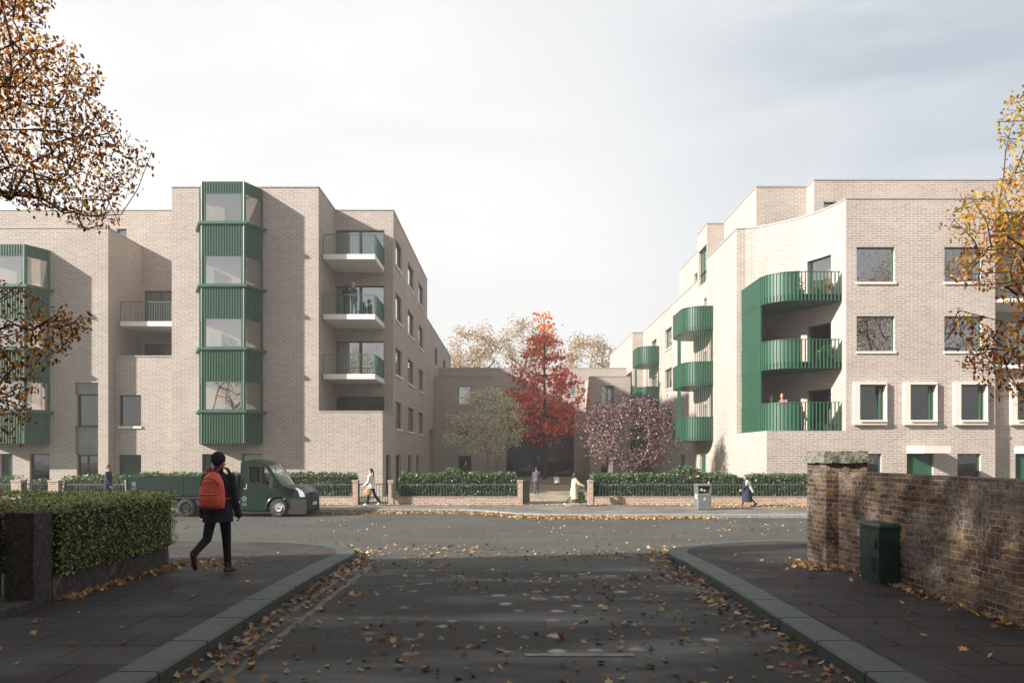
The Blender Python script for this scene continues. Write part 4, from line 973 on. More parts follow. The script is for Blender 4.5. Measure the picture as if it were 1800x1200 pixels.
def rough_box(mb, x0, x1, y0, y1, z0, z1, st=.06, amp=.012, faces='xXyYZ', seed=0.0, off=None):
    """box made of small displaced cells so that its faces and edges are uneven"""
    def P(x, y, z):
        p = Vector((x, y, z)); v = mnoise.noise_vector(p*5+Vector((seed, 0, 0)))*amp+mnoise.noise_vector(p*17+Vector((seed, 3, 0)))*amp*.6
        q = (p.x+v.x, p.y+v.y, p.z+v.z*(.9))
        return off(q, p) if off else q
    def grid(f, u0, u1, v0, v1, flip):
        nu = max(1, int((u1-u0)/st)); nv = max(1, int((v1-v0)/st)); vs = [P(*f(u0+(u1-u0)*i/nu, v0+(v1-v0)*j/nv)) for j in range(nv+1) for i in range(nu+1)]
        fs = []; uv = []
        for j in range(nv):
            for i in range(nu):
                k = j*(nu+1)+i; q = (k, k+1, k+nu+2, k+nu+1); c = [(u0+(u1-u0)*(i+a)/nu, v0+(v1-v0)*(j+b_)/nv) for a, b_ in ((0, 0), (1, 0), (1, 1), (0, 1))]
                if flip: q = q[::-1]; c = c[::-1]
                fs.append(q); uv.append(c)
        mb.add(vs, fs, uv)
    if 'x' in faces: grid(lambda u, v: (x0, u, v), y0, y1, z0, z1, True)
    if 'X' in faces: grid(lambda u, v: (x1, u, v), y0, y1, z0, z1, False)
    if 'y' in faces: grid(lambda u, v: (u, y0, v), x0, x1, z0, z1, False)
    if 'Y' in faces: grid(lambda u, v: (u, y1, v), x0, x1, z0, z1, True)
    if 'Z' in faces: grid(lambda u, v: (u, v, z1), x0, x1, y0, y1, False)
    if 'z' in faces: grid(lambda u, v: (u, v, z0), x0, x1, y0, y1, True)
mb = MB(); rough_box(mb, -5.87, -5.56, 8.96, 11.98, -.12, .33, .05, .014); rough_box(mb, -14, -5.9, 11.66, 11.98, -.12, .30, .12, .014, seed=2)
tag(mb.build('garden_wall', M['darkstone'], org=(-5.7, 10, 0)), 'low dark stone wall under the clipped hedge on the left', 'wall')
mb = MB(); rough_box(mb, -5.90, -5.56, 8.60, 8.94, -.03, 1.08, .05, .012, seed=5)
tag(mb.build('stone_pier', M['darkstone'], org=(-5.73, 8.77, 0)), 'dark stone gate pier in front of the clipped hedge on the left', 'pier')
mb = MB(); rough_box(mb, -6.1, -5.52, 7.3, 8.55, -.03, .07, .08, .01, seed=8); tag(mb.build('stone_step', M['darkstone'], org=(-5.8, 7.9, 0)), 'low stone threshold beside the dark gate pier', 'step')
t = thing('garden_gate', (-5.95, 8.1, 0), 'black iron garden gate at the far left beside the stone pier', 'gate')
mb = MB(); mb.box(-5.96, -5.93, 7.5, 8.58, .97, 1.0); mb.box(-5.96, -5.93, 7.5, 8.58, .15, .18); mb.box(-5.965, -5.925, 8.54, 8.58, .1, 1.03); mb.box(-5.965, -5.925, 7.5, 7.54, .1, 1.03); mb.build('gate_frame', M['iron'], t)
mb = MB()
for i in range(8): mb.tube((-5.945, 7.62+i*.115, .17), (-5.945, 7.62+i*.115, .98), .007, .007, 6)
mb.build('bars', M['iron'], t)
NP = [(0.22, 0.28, 0.06), (0.34, 0.41, 0.10), (0.48, 0.53, 0.20), (0.03, 0.04, 0.014), (0.60, 0.62, 0.42), (.15, .15, .14)]
hedge('clipped privet hedge above the low stone wall beside the man with the backpack', [(-6.5, -5.46, 8.98, 12.05, .30, 1.16), (-14, -6.45, 11.3, 12.05, .28, 1.16)], 34000, .042, NP, [3, 4, 4, 2.4, 2.2, 1], wave=.03, thick=.06)
sheet('garden_lawn', lambda y: -14, lambda y: -5.9, rows(-2, 11.7, 1), 0.0, M['lawn'])

# ============================================================ right: old brick wall, pier, cabinet
def oldbrick_mat():
    g = NT('old_stock_brick'); tcn = g.n('ShaderNodeTexCoord'); o = tcn.outputs['Object']; br = g.n('ShaderNodeTexBrick'); br.offset = .5
    nz = g.n('ShaderNodeTexNoise'); nz.inputs['Scale'].default_value = 9; g.l(o, nz.inputs['Vector'])
    vm = g.n('ShaderNodeMix', data_type='RGBA', blend_type='LINEAR_LIGHT'); vm.inputs[0].default_value = .008; g.l(tcn.outputs['UV'], vm.inputs[6]); g.l(nz.outputs['Color'], vm.inputs[7])
    g.l(vm.outputs[2], br.inputs['Vector']); br.inputs['Color1'].default_value = (1, 1, 1, 1); br.inputs['Color2'].default_value = (0, 0, 0, 1); br.inputs['Mortar'].default_value = (.5, .5, .5, 1)
    br.inputs['Scale'].default_value = 1; br.inputs['Brick Width'].default_value = .23; br.inputs['Row Height'].default_value = .076; br.inputs['Mortar Size'].default_value = .009; br.inputs['Mortar Smooth'].default_value = .3
    n0 = g.noise(o, 1.1, 5, .6, .5); n1 = g.noise(o, 4.5, 6, .7, .8); n2 = g.noise(o, 22, 6, .75); n3 = g.noise(o, 1.7, 4, .6, .3)
    t = g.mth('ADD', g.mth('MULTIPLY', br.outputs['Color'], .55), g.mth('MULTIPLY', n1, .45))
    r = g.n('ShaderNodeValToRGB'); g.l(t, r.inputs[0]); e = r.color_ramp.elements; e[0].position = .15; e[0].color = (.06, .038, .034, 1); e[1].position = .85; e[1].color = (.25, .175, .10, 1)
    for p, c in ((.35, (.12, .068, .05)), (.55, (.165, .105, .066)), (.7, (.21, .13, .065))): q = e.new(p); q.color = (*c, 1)
    col = g.mix(br.outputs['Fac'], r.outputs[0], (.25, .22, .19))
    white = g.rng(g.mth('ADD', g.mth('MULTIPLY', n0, .55), g.mth('MULTIPLY', n2, .45)), .485, .56)
    col = g.mix(g.mth('MULTIPLY', white, .42), col, (.30, .265, .24))
    dark = g.rng(g.mth('ADD', g.mth('MULTIPLY', n3, .5), g.mth('MULTIPLY', n2, .5)), .50, .40); col = g.mix(g.mth('MULTIPLY', dark, .65), col, (.03, .022, .02))
    col = g.mix(1, col, g.rng(n2, .3, .7, .7, 1.25), 'MULTIPLY')
    g.l(col, g.b.inputs['Base Color']); g.b.inputs['Roughness'].default_value = .95; g.b.inputs['Specular IOR Level'].default_value = .15
    h = g.mth('ADD', g.mth('SUBTRACT', 1.0, br.outputs['Fac']), g.mth('MULTIPLY', n2, .5)); g.l(g.bump(h, 1.0, .016), g.b.inputs['Normal']); return g.m
M['oldbrick'] = oldbrick_mat()
M['lichen'] = rock_mat('lichen_stone_cap', [(.07, .07, .06), (.26, .25, .24), (.14, .14, .08), (.48, .47, .46)], 1.0)
WX = 5.27
def joint(q, p):
    row = math.floor(p.z/.076); fr = p.z/.076-row; k = math.floor((p.y+(.115 if row % 2 else 0))/.23); h = (math.sin(row*12.9+k*78.2)*43758.5) % 1
    return (q[0]+(-.012*(h-.5) if 0 < p.z < 1.45 else 0), q[1], q[2])
mb = MB(); rough_box(mb, WX, WX+.34, 5.6, 11.93, -.1, 1.49, .038, .014, 'xZ', off=joint); rough_box(mb, WX, WX+.34, -12, 5.6, -.1, 1.49, .3, .01, 'xZ'); rough_box(mb, WX, WX+.34, -12, 11.93, -.1, 1.49, .3, .01, 'X')
tag(mb.build('brick_wall', M['oldbrick'], org=(WX, 5, 0)), 'old weathered brick garden wall running along the right pavement', 'wall')
t = thing('gate_pier', (5.4, 12.3, -.06), 'old brick pier with a mossy stone cap at the end of the garden wall', 'pier')
mb = MB(); rough_box(mb, 5.07, 5.73, 11.93, 12.7, -.15, 1.64, .05, .012, 'xXyY', seed=3); mb.build('shaft', M['oldbrick'], t)
mb = MB(); rough_box(mb, 5.00, 5.80, 11.86, 12.77, 1.63, 1.735, .05, .022, 'xXyYZz', seed=6); rough_box(mb, 5.05, 5.75, 11.92, 12.71, 1.73, 1.81, .05, .03, 'xXyYZ', seed=9); mb.build('cap', M['lichen'], t)
t = thing('utility_cabinet', (5.13, 10.3, 0), 'dark green metal street cabinet standing against the old brick wall', 'cabinet')
M['cabgreen'] = mat('cabinet_paint', (0.011, 0.042, 0.03), 0.42, 0, 0.25, 5, .05, 30)
cx0, cx1, cy0, cy1 = 4.99, 5.25, 10.02, 10.60
mb = MB(); mb.box(cx0+.01, cx1, cy0+.01, cy1-.01, -.05, .05); mb.build('plinth', M['cabgreen'], t)
mb = MB(); mb.bevbox(cx0, cx1, cy0, cy1, .05, .76, .008); mb.build('body', M['cabgreen'], t)
mb = MB(); mb.rings([[(cx0-.035, cy0-.03, .76), (cx1+.01, cy0-.03, .76), (cx1+.01, cy1+.03, .76), (cx0-.035, cy1+.03, .76)], [(cx0-.035, cy0-.03, .785), (cx1+.01, cy0-.03, .785), (cx1+.01, cy1+.03, .785), (cx0-.035, cy1+.03, .785)], [(cx0+.01, cy0+.02, .815), (cx1, cy0+.02, .815), (cx1, cy1-.02, .815), (cx0+.01, cy1-.02, .815)]]); mb.build('lid', M['cabgreen'], t)
for y0, y1 in ((cy0+.015, (cy0+cy1)/2-.004), ((cy0+cy1)/2+.004, cy1-.015)):
    mb = MB(); mb.box(cx0-.012, cx0-.001, y0, y1, .07, .74)
    if y0 < (cy0+cy1)/2-.05:
        for i in range(6): mb.box(cx0-.017, cx0-.011, y0+.05+i*.03, y0+.062+i*.03, .13, .36)
    d = mb.build('door', M['cabgreen'], t)
    if y0 < (cy0+cy1)/2-.05:
        hb = MB(); hb.box(cx0-.03, cx0-.012, y0+.06, y0+.075, .48, .6); hb.box(cx0-.03, cx0-.012, y0+.06, y0+.18, .475, .49); hb.build('handle', M['iron'], d)

# ============================================================ litter bin
t = thing('litter_bin', (PX(1236, 29.9), 29.95, GF), 'grey metal litter bin on the far pavement with rubbish in its opening', 'bin')
bx0, bx1, by0, by1 = PX(1225.5, 29.8), PX(1250, 29.8), 29.75, 30.3
M['binmetal'] = mat('bin_metal', (.22, .23, .24), .42, .5, .2, 5); M['bindark'] = mat('bin_inside', (.01, .01, .01), .9)
mb = MB(); mb.bevbox(bx0, bx1, by0, by1, GF+.04, .22, .03); mb.box(bx0+.03, bx1-.03, by0+.03, by1-.03, GF, GF+.04); mb.box(bx0, bx0+.05, by0, by1, .22, .52); mb.box(bx1-.05, bx1, by0, by1, .22, .52)
for z in (GF+.16, .1): mb.box(bx0-.006, bx1+.006, by0-.006, by1+.006, z, z+.03)
mb.build('body', M['binmetal'], t)
mb = MB(); mb.box(bx0+.06, bx1-.06, by0+.1, by1-.1, .221, .51); mb.build('opening', M['bindark'], t)
mb = MB(); mb.bevbox(bx0-.02, bx1+.02, by0-.02, by1+.02, .52, .6, .02); mb.build('lid', M['binmetal'], t)
mb = MB(); mb.ell((bx0+.17, by0+.10, .36), .09, .07, .08, 8, 5); mb.ell((bx0+.3, by0+.11, .33), .06, .05, .05, 8, 5); mb.build('rubbish', mat('rubbish_paper', (.6, .5, .35), .8, 0, .4, 20), t)
mb = MB(); mb.box(bx0-.012, bx0-.006, by0+.1, by0+.32, GF+.45, GF+.65); mb.build('notice', mat('white_notice', (.8, .8, .8), .6), t)
mb = MB(); cxm = (bx0+bx1)/2; mb.box(cxm-.02, cxm-.005, by0-.004, by0-.001, -.06, .06); mb.box(cxm+.01, cxm+.04, by0-.004, by0-.001, -.03, .03); mb.box(cxm+.02, cxm+.03, by0-.005, by0-.002, .05, .08); mb.build('symbol', M['white'], t)

# ============================================================ truck
TY0, TY1 = 28.0, 29.9
def tx(px): return (px-903.5)*TY0/F
def tz(py): return E-(py-800)*TY0/F
def T(px, py): return (tx(px), tz(py))
M['tgreen'] = mat('truck_paint', (.004, .021, .012), .25, 0, .05, 2, spec=.6); M['tblack'] = mat('truck_black_plastic', (.012, .012, .013), .75, 0, .15, 5)
M['tyre'] = mat('tyre_rubber', (.018, .018, .018), .85, 0, .1, 20); M['rim'] = mat('wheel_rim', (.62, .63, .64), .35, .6); M['lamp'] = mat('lamp_lens', (.62, .66, .70), .12, .3, .25, 14)
M['seat'] = mat('truck_seat', (.07, .07, .065), .9); M['emblem'] = mat('pale_emblem', (.13, .20, .155), .6)
tr = thing('pickup_truck', (tx(390), 28.9, -.58), 'dark green flatbed truck with drop sides parked along the far kerb', 'truck')
wc = T(492.2, 892.6)
def arch(cx, cz, r, a0, a1, n=12): return [(cx+r*math.cos(R(a0+(a1-a0)*i/n)), cz+r*math.sin(R(a0+(a1-a0)*i/n))) for i in range(n+1)]
side = [T(424.5, 896), T(456, 896.5), T(471.5, 897)]+arch(wc[0], wc[1], .45, 190, 0, 12)[1:]+[T(514, 893), T(541, 893), T(541.5, 878), T(538, 869), T(527, 862), T(512, 857.5), T(499, 855), T(485, 836.5), T(472.5, 817.5), T(466, 812.6), T(460, 811), T(428, 810), T(425, 812)]
hole = [T(439, 819), T(464.5, 818.5), T(470, 821.5), T(480, 836.5), T(487.5, 848), T(486, 853), T(468, 852.5), T(460, 849), T(440, 848)]
def tumble(mb, near=True):
    for i, (x, y, z) in enumerate(mb.v):
        k = (z-tz(897))*.055; mb.v[i] = (x, y+k if y < 28.95 else y-k, z)
mb = MB(); mb.prism(side, TY0, TY0+.05, [hole]); mb.prism(side, TY1-.05, TY1, [hole])
# roof and rear wall of the cab
prof = [T(425, 812), T(428, 810), T(445, 809.6), T(460, 811), T(466, 812.6), T(472.5, 817.5)]
def surf(mb, prof, bow, crown, n=8, y0=TY0, y1=TY1, mi=None):
    vs = []; m = len(prof)
    for j in range(n+1):
        t_ = -1+2*j/n; y = (y0+y1)/2+t_*(y1-y0)/2; q = 1-t_*t_
        for i, (x, z) in enumerate(prof): vs.append((x+bow[i]*q, y, z+crown[i]*q))
    base = len(mb.v); mb.v += vs
    for j in range(n):
        for i in range(m-1):
            mb.f.append((base+j*m+i, base+j*m+i+1, base+(j+1)*m+i+1, base+(j+1)*m+i)); mb.uv.append(None); mb.m.append(mi[i] if mi else 0)
surf(mb, prof, [0, 0, 0, .02, .06, .12], [.02, .05, .06, .06, .06, .05])
mb.quad((tx(424.5), TY1, tz(896)), (tx(424.5), TY0, tz(896)), (tx(425), TY0, tz(812)), (tx(425), TY1, tz(812)))
# bonnet and nose: green above, black grille and bumper below
nose = [T(499, 855), T(512, 857.5), T(527, 862), T(538, 869), T(541.5, 876), T(542, 884), T(542, 896), T(538, 902)]
surf(mb, nose, [.13, .12, .10, .07, .05, .05, .05, .0], [.04, .09, .12, .08, .04, 0, 0, 0], mi=[0, 0, 0, 1, 1, 1, 1])
mb.mi = 1; mb.box(tx(425), tx(536), TY0+.06, TY1-.06, tz(902), tz(893)); mb.box(tx(512), tx(542), TY0-.012, TY0+.04, tz(903), tz(877)); mb.box(tx(512), tx(542), TY1-.04, TY1+.012, tz(903), tz(877)); mb.mi = 0
tumble(mb)
cab = mb.build('cab', [M['tgreen'], M['tblack']], tr)
# arch lip
mb = MB(); A = arch(wc[0], wc[1], .455, 185, -5, 14)
for (x0_, z0_), (x1_, z1_) in zip(A[:-1], A[1:]): mb.tube((x0_, TY0-.01, z0_), (x1_, TY0-.01, z1_), .022, .022, 6)
tumble(mb); mb.build('wheel_arch', M['tgreen'], tr)
# windows
mb = MB(); ins = [T(439, 819), T(464.5, 818.5), T(470, 821.5), T(487.5, 848), T(486, 853), T(468, 852.5), T(460, 849), T(440, 848)]
for y in (TY0+.03, TY1-.03): mb = MB(); mb.add([(x, y, z) for x, z in ins], [tuple(range(len(ins)))]); tumble(mb); mb.build('side_window', M['glassclear'], tr)
mb = MB(); surf(mb, [T(472.5, 817.5), T(485, 836.5), T(499, 855)], [.12, .13, .13], [.05, .05, .04], 8, TY0+.05, TY1-.05); tumble(mb); mb.build('windscreen', M['glassclear'], tr)
for y in (TY0+.03, TY1-.03): mb = MB(); mb.path([(T(472.5, 817.5)[0], y, T(472.5, 817.5)[1]), (T(485, 836.5)[0], y, T(485, 836.5)[1]), (T(499, 855)[0], y, T(499, 855)[1])], .028); tumble(mb); mb.build('windscreen_pillar', M['tblack'], tr)
for y in (TY0+.0, TY1-.0):
    mb = MB()
    mb.path([(*[T(461, 818)[0]], y, T(461, 818)[1]), (T(462, 850)[0], y, T(462, 850)[1])], .02)
    hp = [(x, y, z) for x, z in hole]; mb.path(hp+[hp[0]], .014)
    mb.box(tx(435.2), tx(435.7), y-.006, y+.006, tz(893), tz(850)); mb.box(tx(469), tx(469.5), y-.006, y+.006, tz(880), tz(855))
    tumble(mb); mb.build('window_trim', M['tblack'], tr)
mb = MB(); mb.bevbox(tx(481.5), tx(489), TY0-.27, TY0-.13, tz(858), tz(839), .02); mb.tube((tx(486), TY0-.15, tz(852)), (tx(487), TY0+.02, tz(853)), .02, .02, 6); mb.build('wing_mirror', M['tblack'], tr)
mb = MB(); mb.box(tx(431), tx(437), TY0-.02, TY0-.002, tz(859), tz(857.8)); mb.box(tx(435.6), tx(437), TY0-.02, TY0-.002, tz(857.8), tz(850.5)); tumble(mb); mb.build('door_handle', M['rim'], tr)
for y0_, y1_, sg in ((TY0-.018, TY0+.01, 1), (TY1-.01, TY1+.018, -1)):
    mb = MB(); hp = [T(521.5, 856.5), T(527, 857.5), T(534, 862), T(538, 867.5), T(539.5, 873), T(530.5, 873), T(527.5, 863.5)]; mb.prism(hp, y0_, y1_); tumble(mb)
    mb.build('headlight', M['lamp'], tr)
mb = MB(); gx = tx(542)+.04
for k in range(4): mb.box(gx, gx+.03, 28.5, 29.4, tz(871.5+k*2.6), tz(870+k*2.6))
mb.build('grille', M['iron'], tr)
mb = MB(); mb.box(gx+.02, gx+.045, 28.66, 29.2, tz(889), tz(883.5)); mb.build('number_plate', M['white'], tr)
for xs2 in (tx(452),):
    for yy in (28.45, 29.4):
        mb = MB(); mb.bevbox(xs2-.2, xs2+.25, yy-.24, yy+.24, tz(880), tz(866), .04); mb.lbox((xs2-.22, yy, 0), (1, 0), (0, 1), -.06, .08, -.22, .22, tz(866), tz(833)); mb.bevbox(xs2-.26, xs2-.14, yy-.13, yy+.13, tz(833), tz(824), .03); mb.build('seat', M['seat'], tr)
mb = MB(); mb.box(tx(484), tx(500)+.05, 28.1, 29.8, tz(858), tz(854)); ring = [(tx(482)+.07*math.cos(a_), 29.4+.19*math.sin(a_), tz(852)+.17*math.cos(a_)) for a_ in [2*math.pi*i/16 for i in range(17)]]; mb.path(ring, .014); mb.build('dashboard', M['tblack'], tr)
def wheel(cx, cy, cz, r, w, sgn, rimm=M['rim']):
    rs = []; prof_ = [(-w/2, r*.62), (-w/2, r*.9), (-w/2+.03, r*.99), (w/2-.03, r*.99), (w/2, r*.9), (w/2, r*.62)]; n = 28
    mb = MB(); vs = []; 
    for (yy, rr_) in prof_: rs.append([(cx+rr_*math.cos(2*math.pi*i/n), cy+yy, cz+rr_*math.sin(2*math.pi*i/n)) for i in range(n)])
    mb.rings(rs, False); ty = mb.build('wheel', M['tyre'], tr, True)
    mb = MB(); yo_ = cy-sgn*w/2
    def disc(r0, y0, r1, y1): mb.rings([[(cx+r0*math.cos(2*math.pi*i/n), y0, cz+r0*math.sin(2*math.pi*i/n)) for i in range(n)], [(cx+r1*math.cos(2*math.pi*i/n), y1, cz+r1*math.sin(2*math.pi*i/n)) for i in range(n)]], False)
    q = -sgn; disc(r*.66, yo_-sgn*.004, r*.60, yo_+sgn*.03); disc(r*.60, yo_+sgn*.03, r*.45, yo_+sgn*.05); disc(r*.45, yo_+sgn*.05, r*.36, yo_-sgn*.0); disc(r*.36, yo_, r*.12, yo_+sgn*.02); disc(r*.12, yo_+sgn*.02, r*.1, yo_-sgn*.03); disc(r*.1, yo_-sgn*.03, .001, yo_-sgn*.03)
    mb.build('rim', rimm, ty)
    mb = MB()
    for k in range(6): a_ = k*math.pi/3; c_ = (cx+r*.5*math.cos(a_), yo_+sgn*.035, cz+r*.5*math.sin(a_)); mb.ell(c_, .022, .012, .022, 8, 4)
    mb.ell((cx, yo_-sgn*.025, cz), .03, .02, .03, 8, 4); mb.build('wheel_hole', M['tblack'], ty)
rw = tx(330)
for y, sg in ((TY0+.13, 1), (TY1-.13, -1)):
    wheel(wc[0], y, wc[1], .36, .2, sg); wheel(rw, y+.03*sg, wc[1], .36, .3, sg, M['tblack'])  # rear rims black: the shadow under the bed put into their colour
# bed
zt_, zb_ = tz(838.5), tz(868.5); mb = MB(); bx0_, bx1_ = tx(226), tx(421)
for y in (TY0-.03, TY1-.01):
    mb.box(bx0_, bx1_, y, y+.04, zb_, zt_)
    for k in range(4): z = zb_+.06+(zt_-zb_-.12)*k/3; mb.box(bx0_+.02, bx1_-.02, y-.014, y, z-.022, z+.022)
    for xx in (bx0_, (bx0_+bx1_)/2, bx1_-.06): mb.box(xx, xx+.06, y-.02, y+.05, zb_-.02, zt_+.01)
mb.box(bx0_, bx0_+.04, TY0+.01, TY1-.01, zb_, zt_); mb.box(bx1_-.04, bx1_, TY0+.01, TY1-.01, zb_, zt_+.1); mb.box(bx0_, bx1_, TY0-.02, TY1+.02, zb_-.06, zb_); mb.build('bed', M['tgreen'], tr)
mb = MB(); mb.box(bx0_+.1, tx(430), 28.4, 28.55, zb_-.28, zb_-.06); mb.box(bx0_+.1, tx(430), 29.35, 29.5, zb_-.28, zb_-.06); mb.box(tx(345), tx(412), TY0+.08, TY0+.3, tz(897), tz(874)); mb.box(bx0_+.3, tx(314), TY0+.1, TY0+.3, tz(892), tz(876)); mb.box(rw-.55, rw+.55, TY0+.02, TY0+.4, tz(876), tz(870)); mb.tube((rw, 28.2, wc[1]), (rw, 29.7, wc[1]), .06, .06, 8); mb.build('chassis', M['tblack'], tr)
mb = MB(); mb.box(bx0_-.03, bx0_, 28.15, 28.4, zb_-.14, zb_-.02); mb.build('tail_light', mat('tail_lamp', (.4, .02, .01), .3), tr)
def emblem(cx, cz, y, r):
    mb = MB()
    for k in range(5): a_ = R(90+72*k); mb.ell((cx+r*.6*math.cos(a_), y, cz+r*.6*math.sin(a_)), r*.36, .004, r*.36, 8, 4)
    for k in range(3): mb.box(cx-r*.8, cx+r*.8, y-.003, y, cz-r*(1.5+.45*k), cz-r*(1.35+.45*k))
    mb.build('emblem', M['emblem'], tr)
emblem(tx(433), tz(876), TY0+.008, .11); emblem(tx(240.5), tz(850), TY0-.05, .10)
# ============================================================ people
DG = None
def remesh(mb, vox, smooth=4):
    me = bpy.data.meshes.new('tmp'); me.from_pydata(mb.v, [], mb.f); ob = bpy.data.objects.new('tmp', me); COL.objects.link(ob)
    r = ob.modifiers.new('r', 'REMESH'); r.mode = 'VOXEL'; r.voxel_size = vox; r.use_smooth_shade = True
    sm = ob.modifiers.new('s', 'SMOOTH'); sm.iterations = smooth; sm.factor = .5
    bpy.context.view_layer.update(); dg = bpy.context.evaluated_depsgraph_get(); out = bpy.data.meshes.new_from_object(ob.evaluated_get(dg))
    bpy.data.objects.remove(ob); bpy.data.meshes.remove(me); return out
class Fig:
    """figure with joints; local frame x = right, y = forward, z = up, metres for a 1.75 m person"""
    def __init__(s, p):
        g = p.get; s.j = {}
        lean = R(g('lean', 3)); s.k = p['H']/1.75
        for sd, sx in (('L', -1), ('R', 1)):
            th, kn = p.get('leg'+sd, (0, 0)); th = R(th); kn = R(kn)
            hip = Vector((sx*.09, 0, .92)); knee = hip+Vector((0, math.sin(th), -math.cos(th)))*.43; sh = th-kn
            an = knee+Vector((sx*-.01, math.sin(sh), -math.cos(sh)))*.41; fp = p.get('foot'+sd, 0); fp = R(fp)
            toe = an+Vector((sx*.02, math.cos(fp)*.17, -.05+math.sin(fp)*.17)); s.j.update({'hip'+sd: hip, 'knee'+sd: knee, 'an'+sd: an, 'toe'+sd: toe, 'heel'+sd: an+Vector((0, -.05*math.cos(fp)-math.sin(-fp)*.0, -.05-.06*math.sin(fp)))})
        mn = min(min(s.j['toe'+q].z, s.j['heel'+q].z) for q in 'LR')-.03
        up = Vector((0, math.sin(lean), math.cos(lean)))
        s.j['pel'] = Vector((0, 0, .95)); s.j['waist'] = s.j['pel']+up*.15; s.j['chest'] = s.j['pel']+up*.36; s.j['neck'] = s.j['pel']+up*.53
        nod = R(g('nod', 4)); turn = R(g('turn', 0)); s.j['head'] = s.j['neck']+Vector((0, math.sin(lean+nod)*.16, .155)); s.turn = turn; s.nod = nod
        for sd, sx in (('L', -1), ('R', 1)):
            fw, out, el = p.get('arm'+sd, (0, 6, 12)); fw, out, el = R(fw), R(out), R(el); inn = R(p.get('in'+sd, 0))
            shd = s.j['chest']+Vector((sx*p.get('shw', .185), 0, .10)); d = Vector((sx*math.sin(out), math.sin(fw)*math.cos(out), -math.cos(fw)*math.cos(out)))
            elb = shd+d*.28; a2 = fw+el; d2 = Vector((sx*math.sin(out*.4-inn), math.sin(a2)*math.cos(inn), -math.cos(a2)*math.cos(inn))).normalized(); wr = elb+d2*.25
            s.j.update({'sh'+sd: shd, 'el'+sd: elb, 'wr'+sd: wr}); s.j['hd'+sd] = d2
        for q in s.j:
            if not q.startswith('hd'): s.j[q] = Vector((s.j[q].x, s.j[q].y, s.j[q].z-mn))
def cap(mb, a, b, ra, rb): mb.ell(a, ra, ra, ra, 12, 8); mb.ell(b, rb, rb, rb, 12, 8); mb.tube(a, b, ra*.97, rb*.97, 12)
def ering(c, rx, ry, n=18, sq=1.0): return [(c[0]+rx*math.cos(2*math.pi*i/n), c[1]+ry*math.sin(2*math.pi*i/n), c[2]) for i in range(n)]
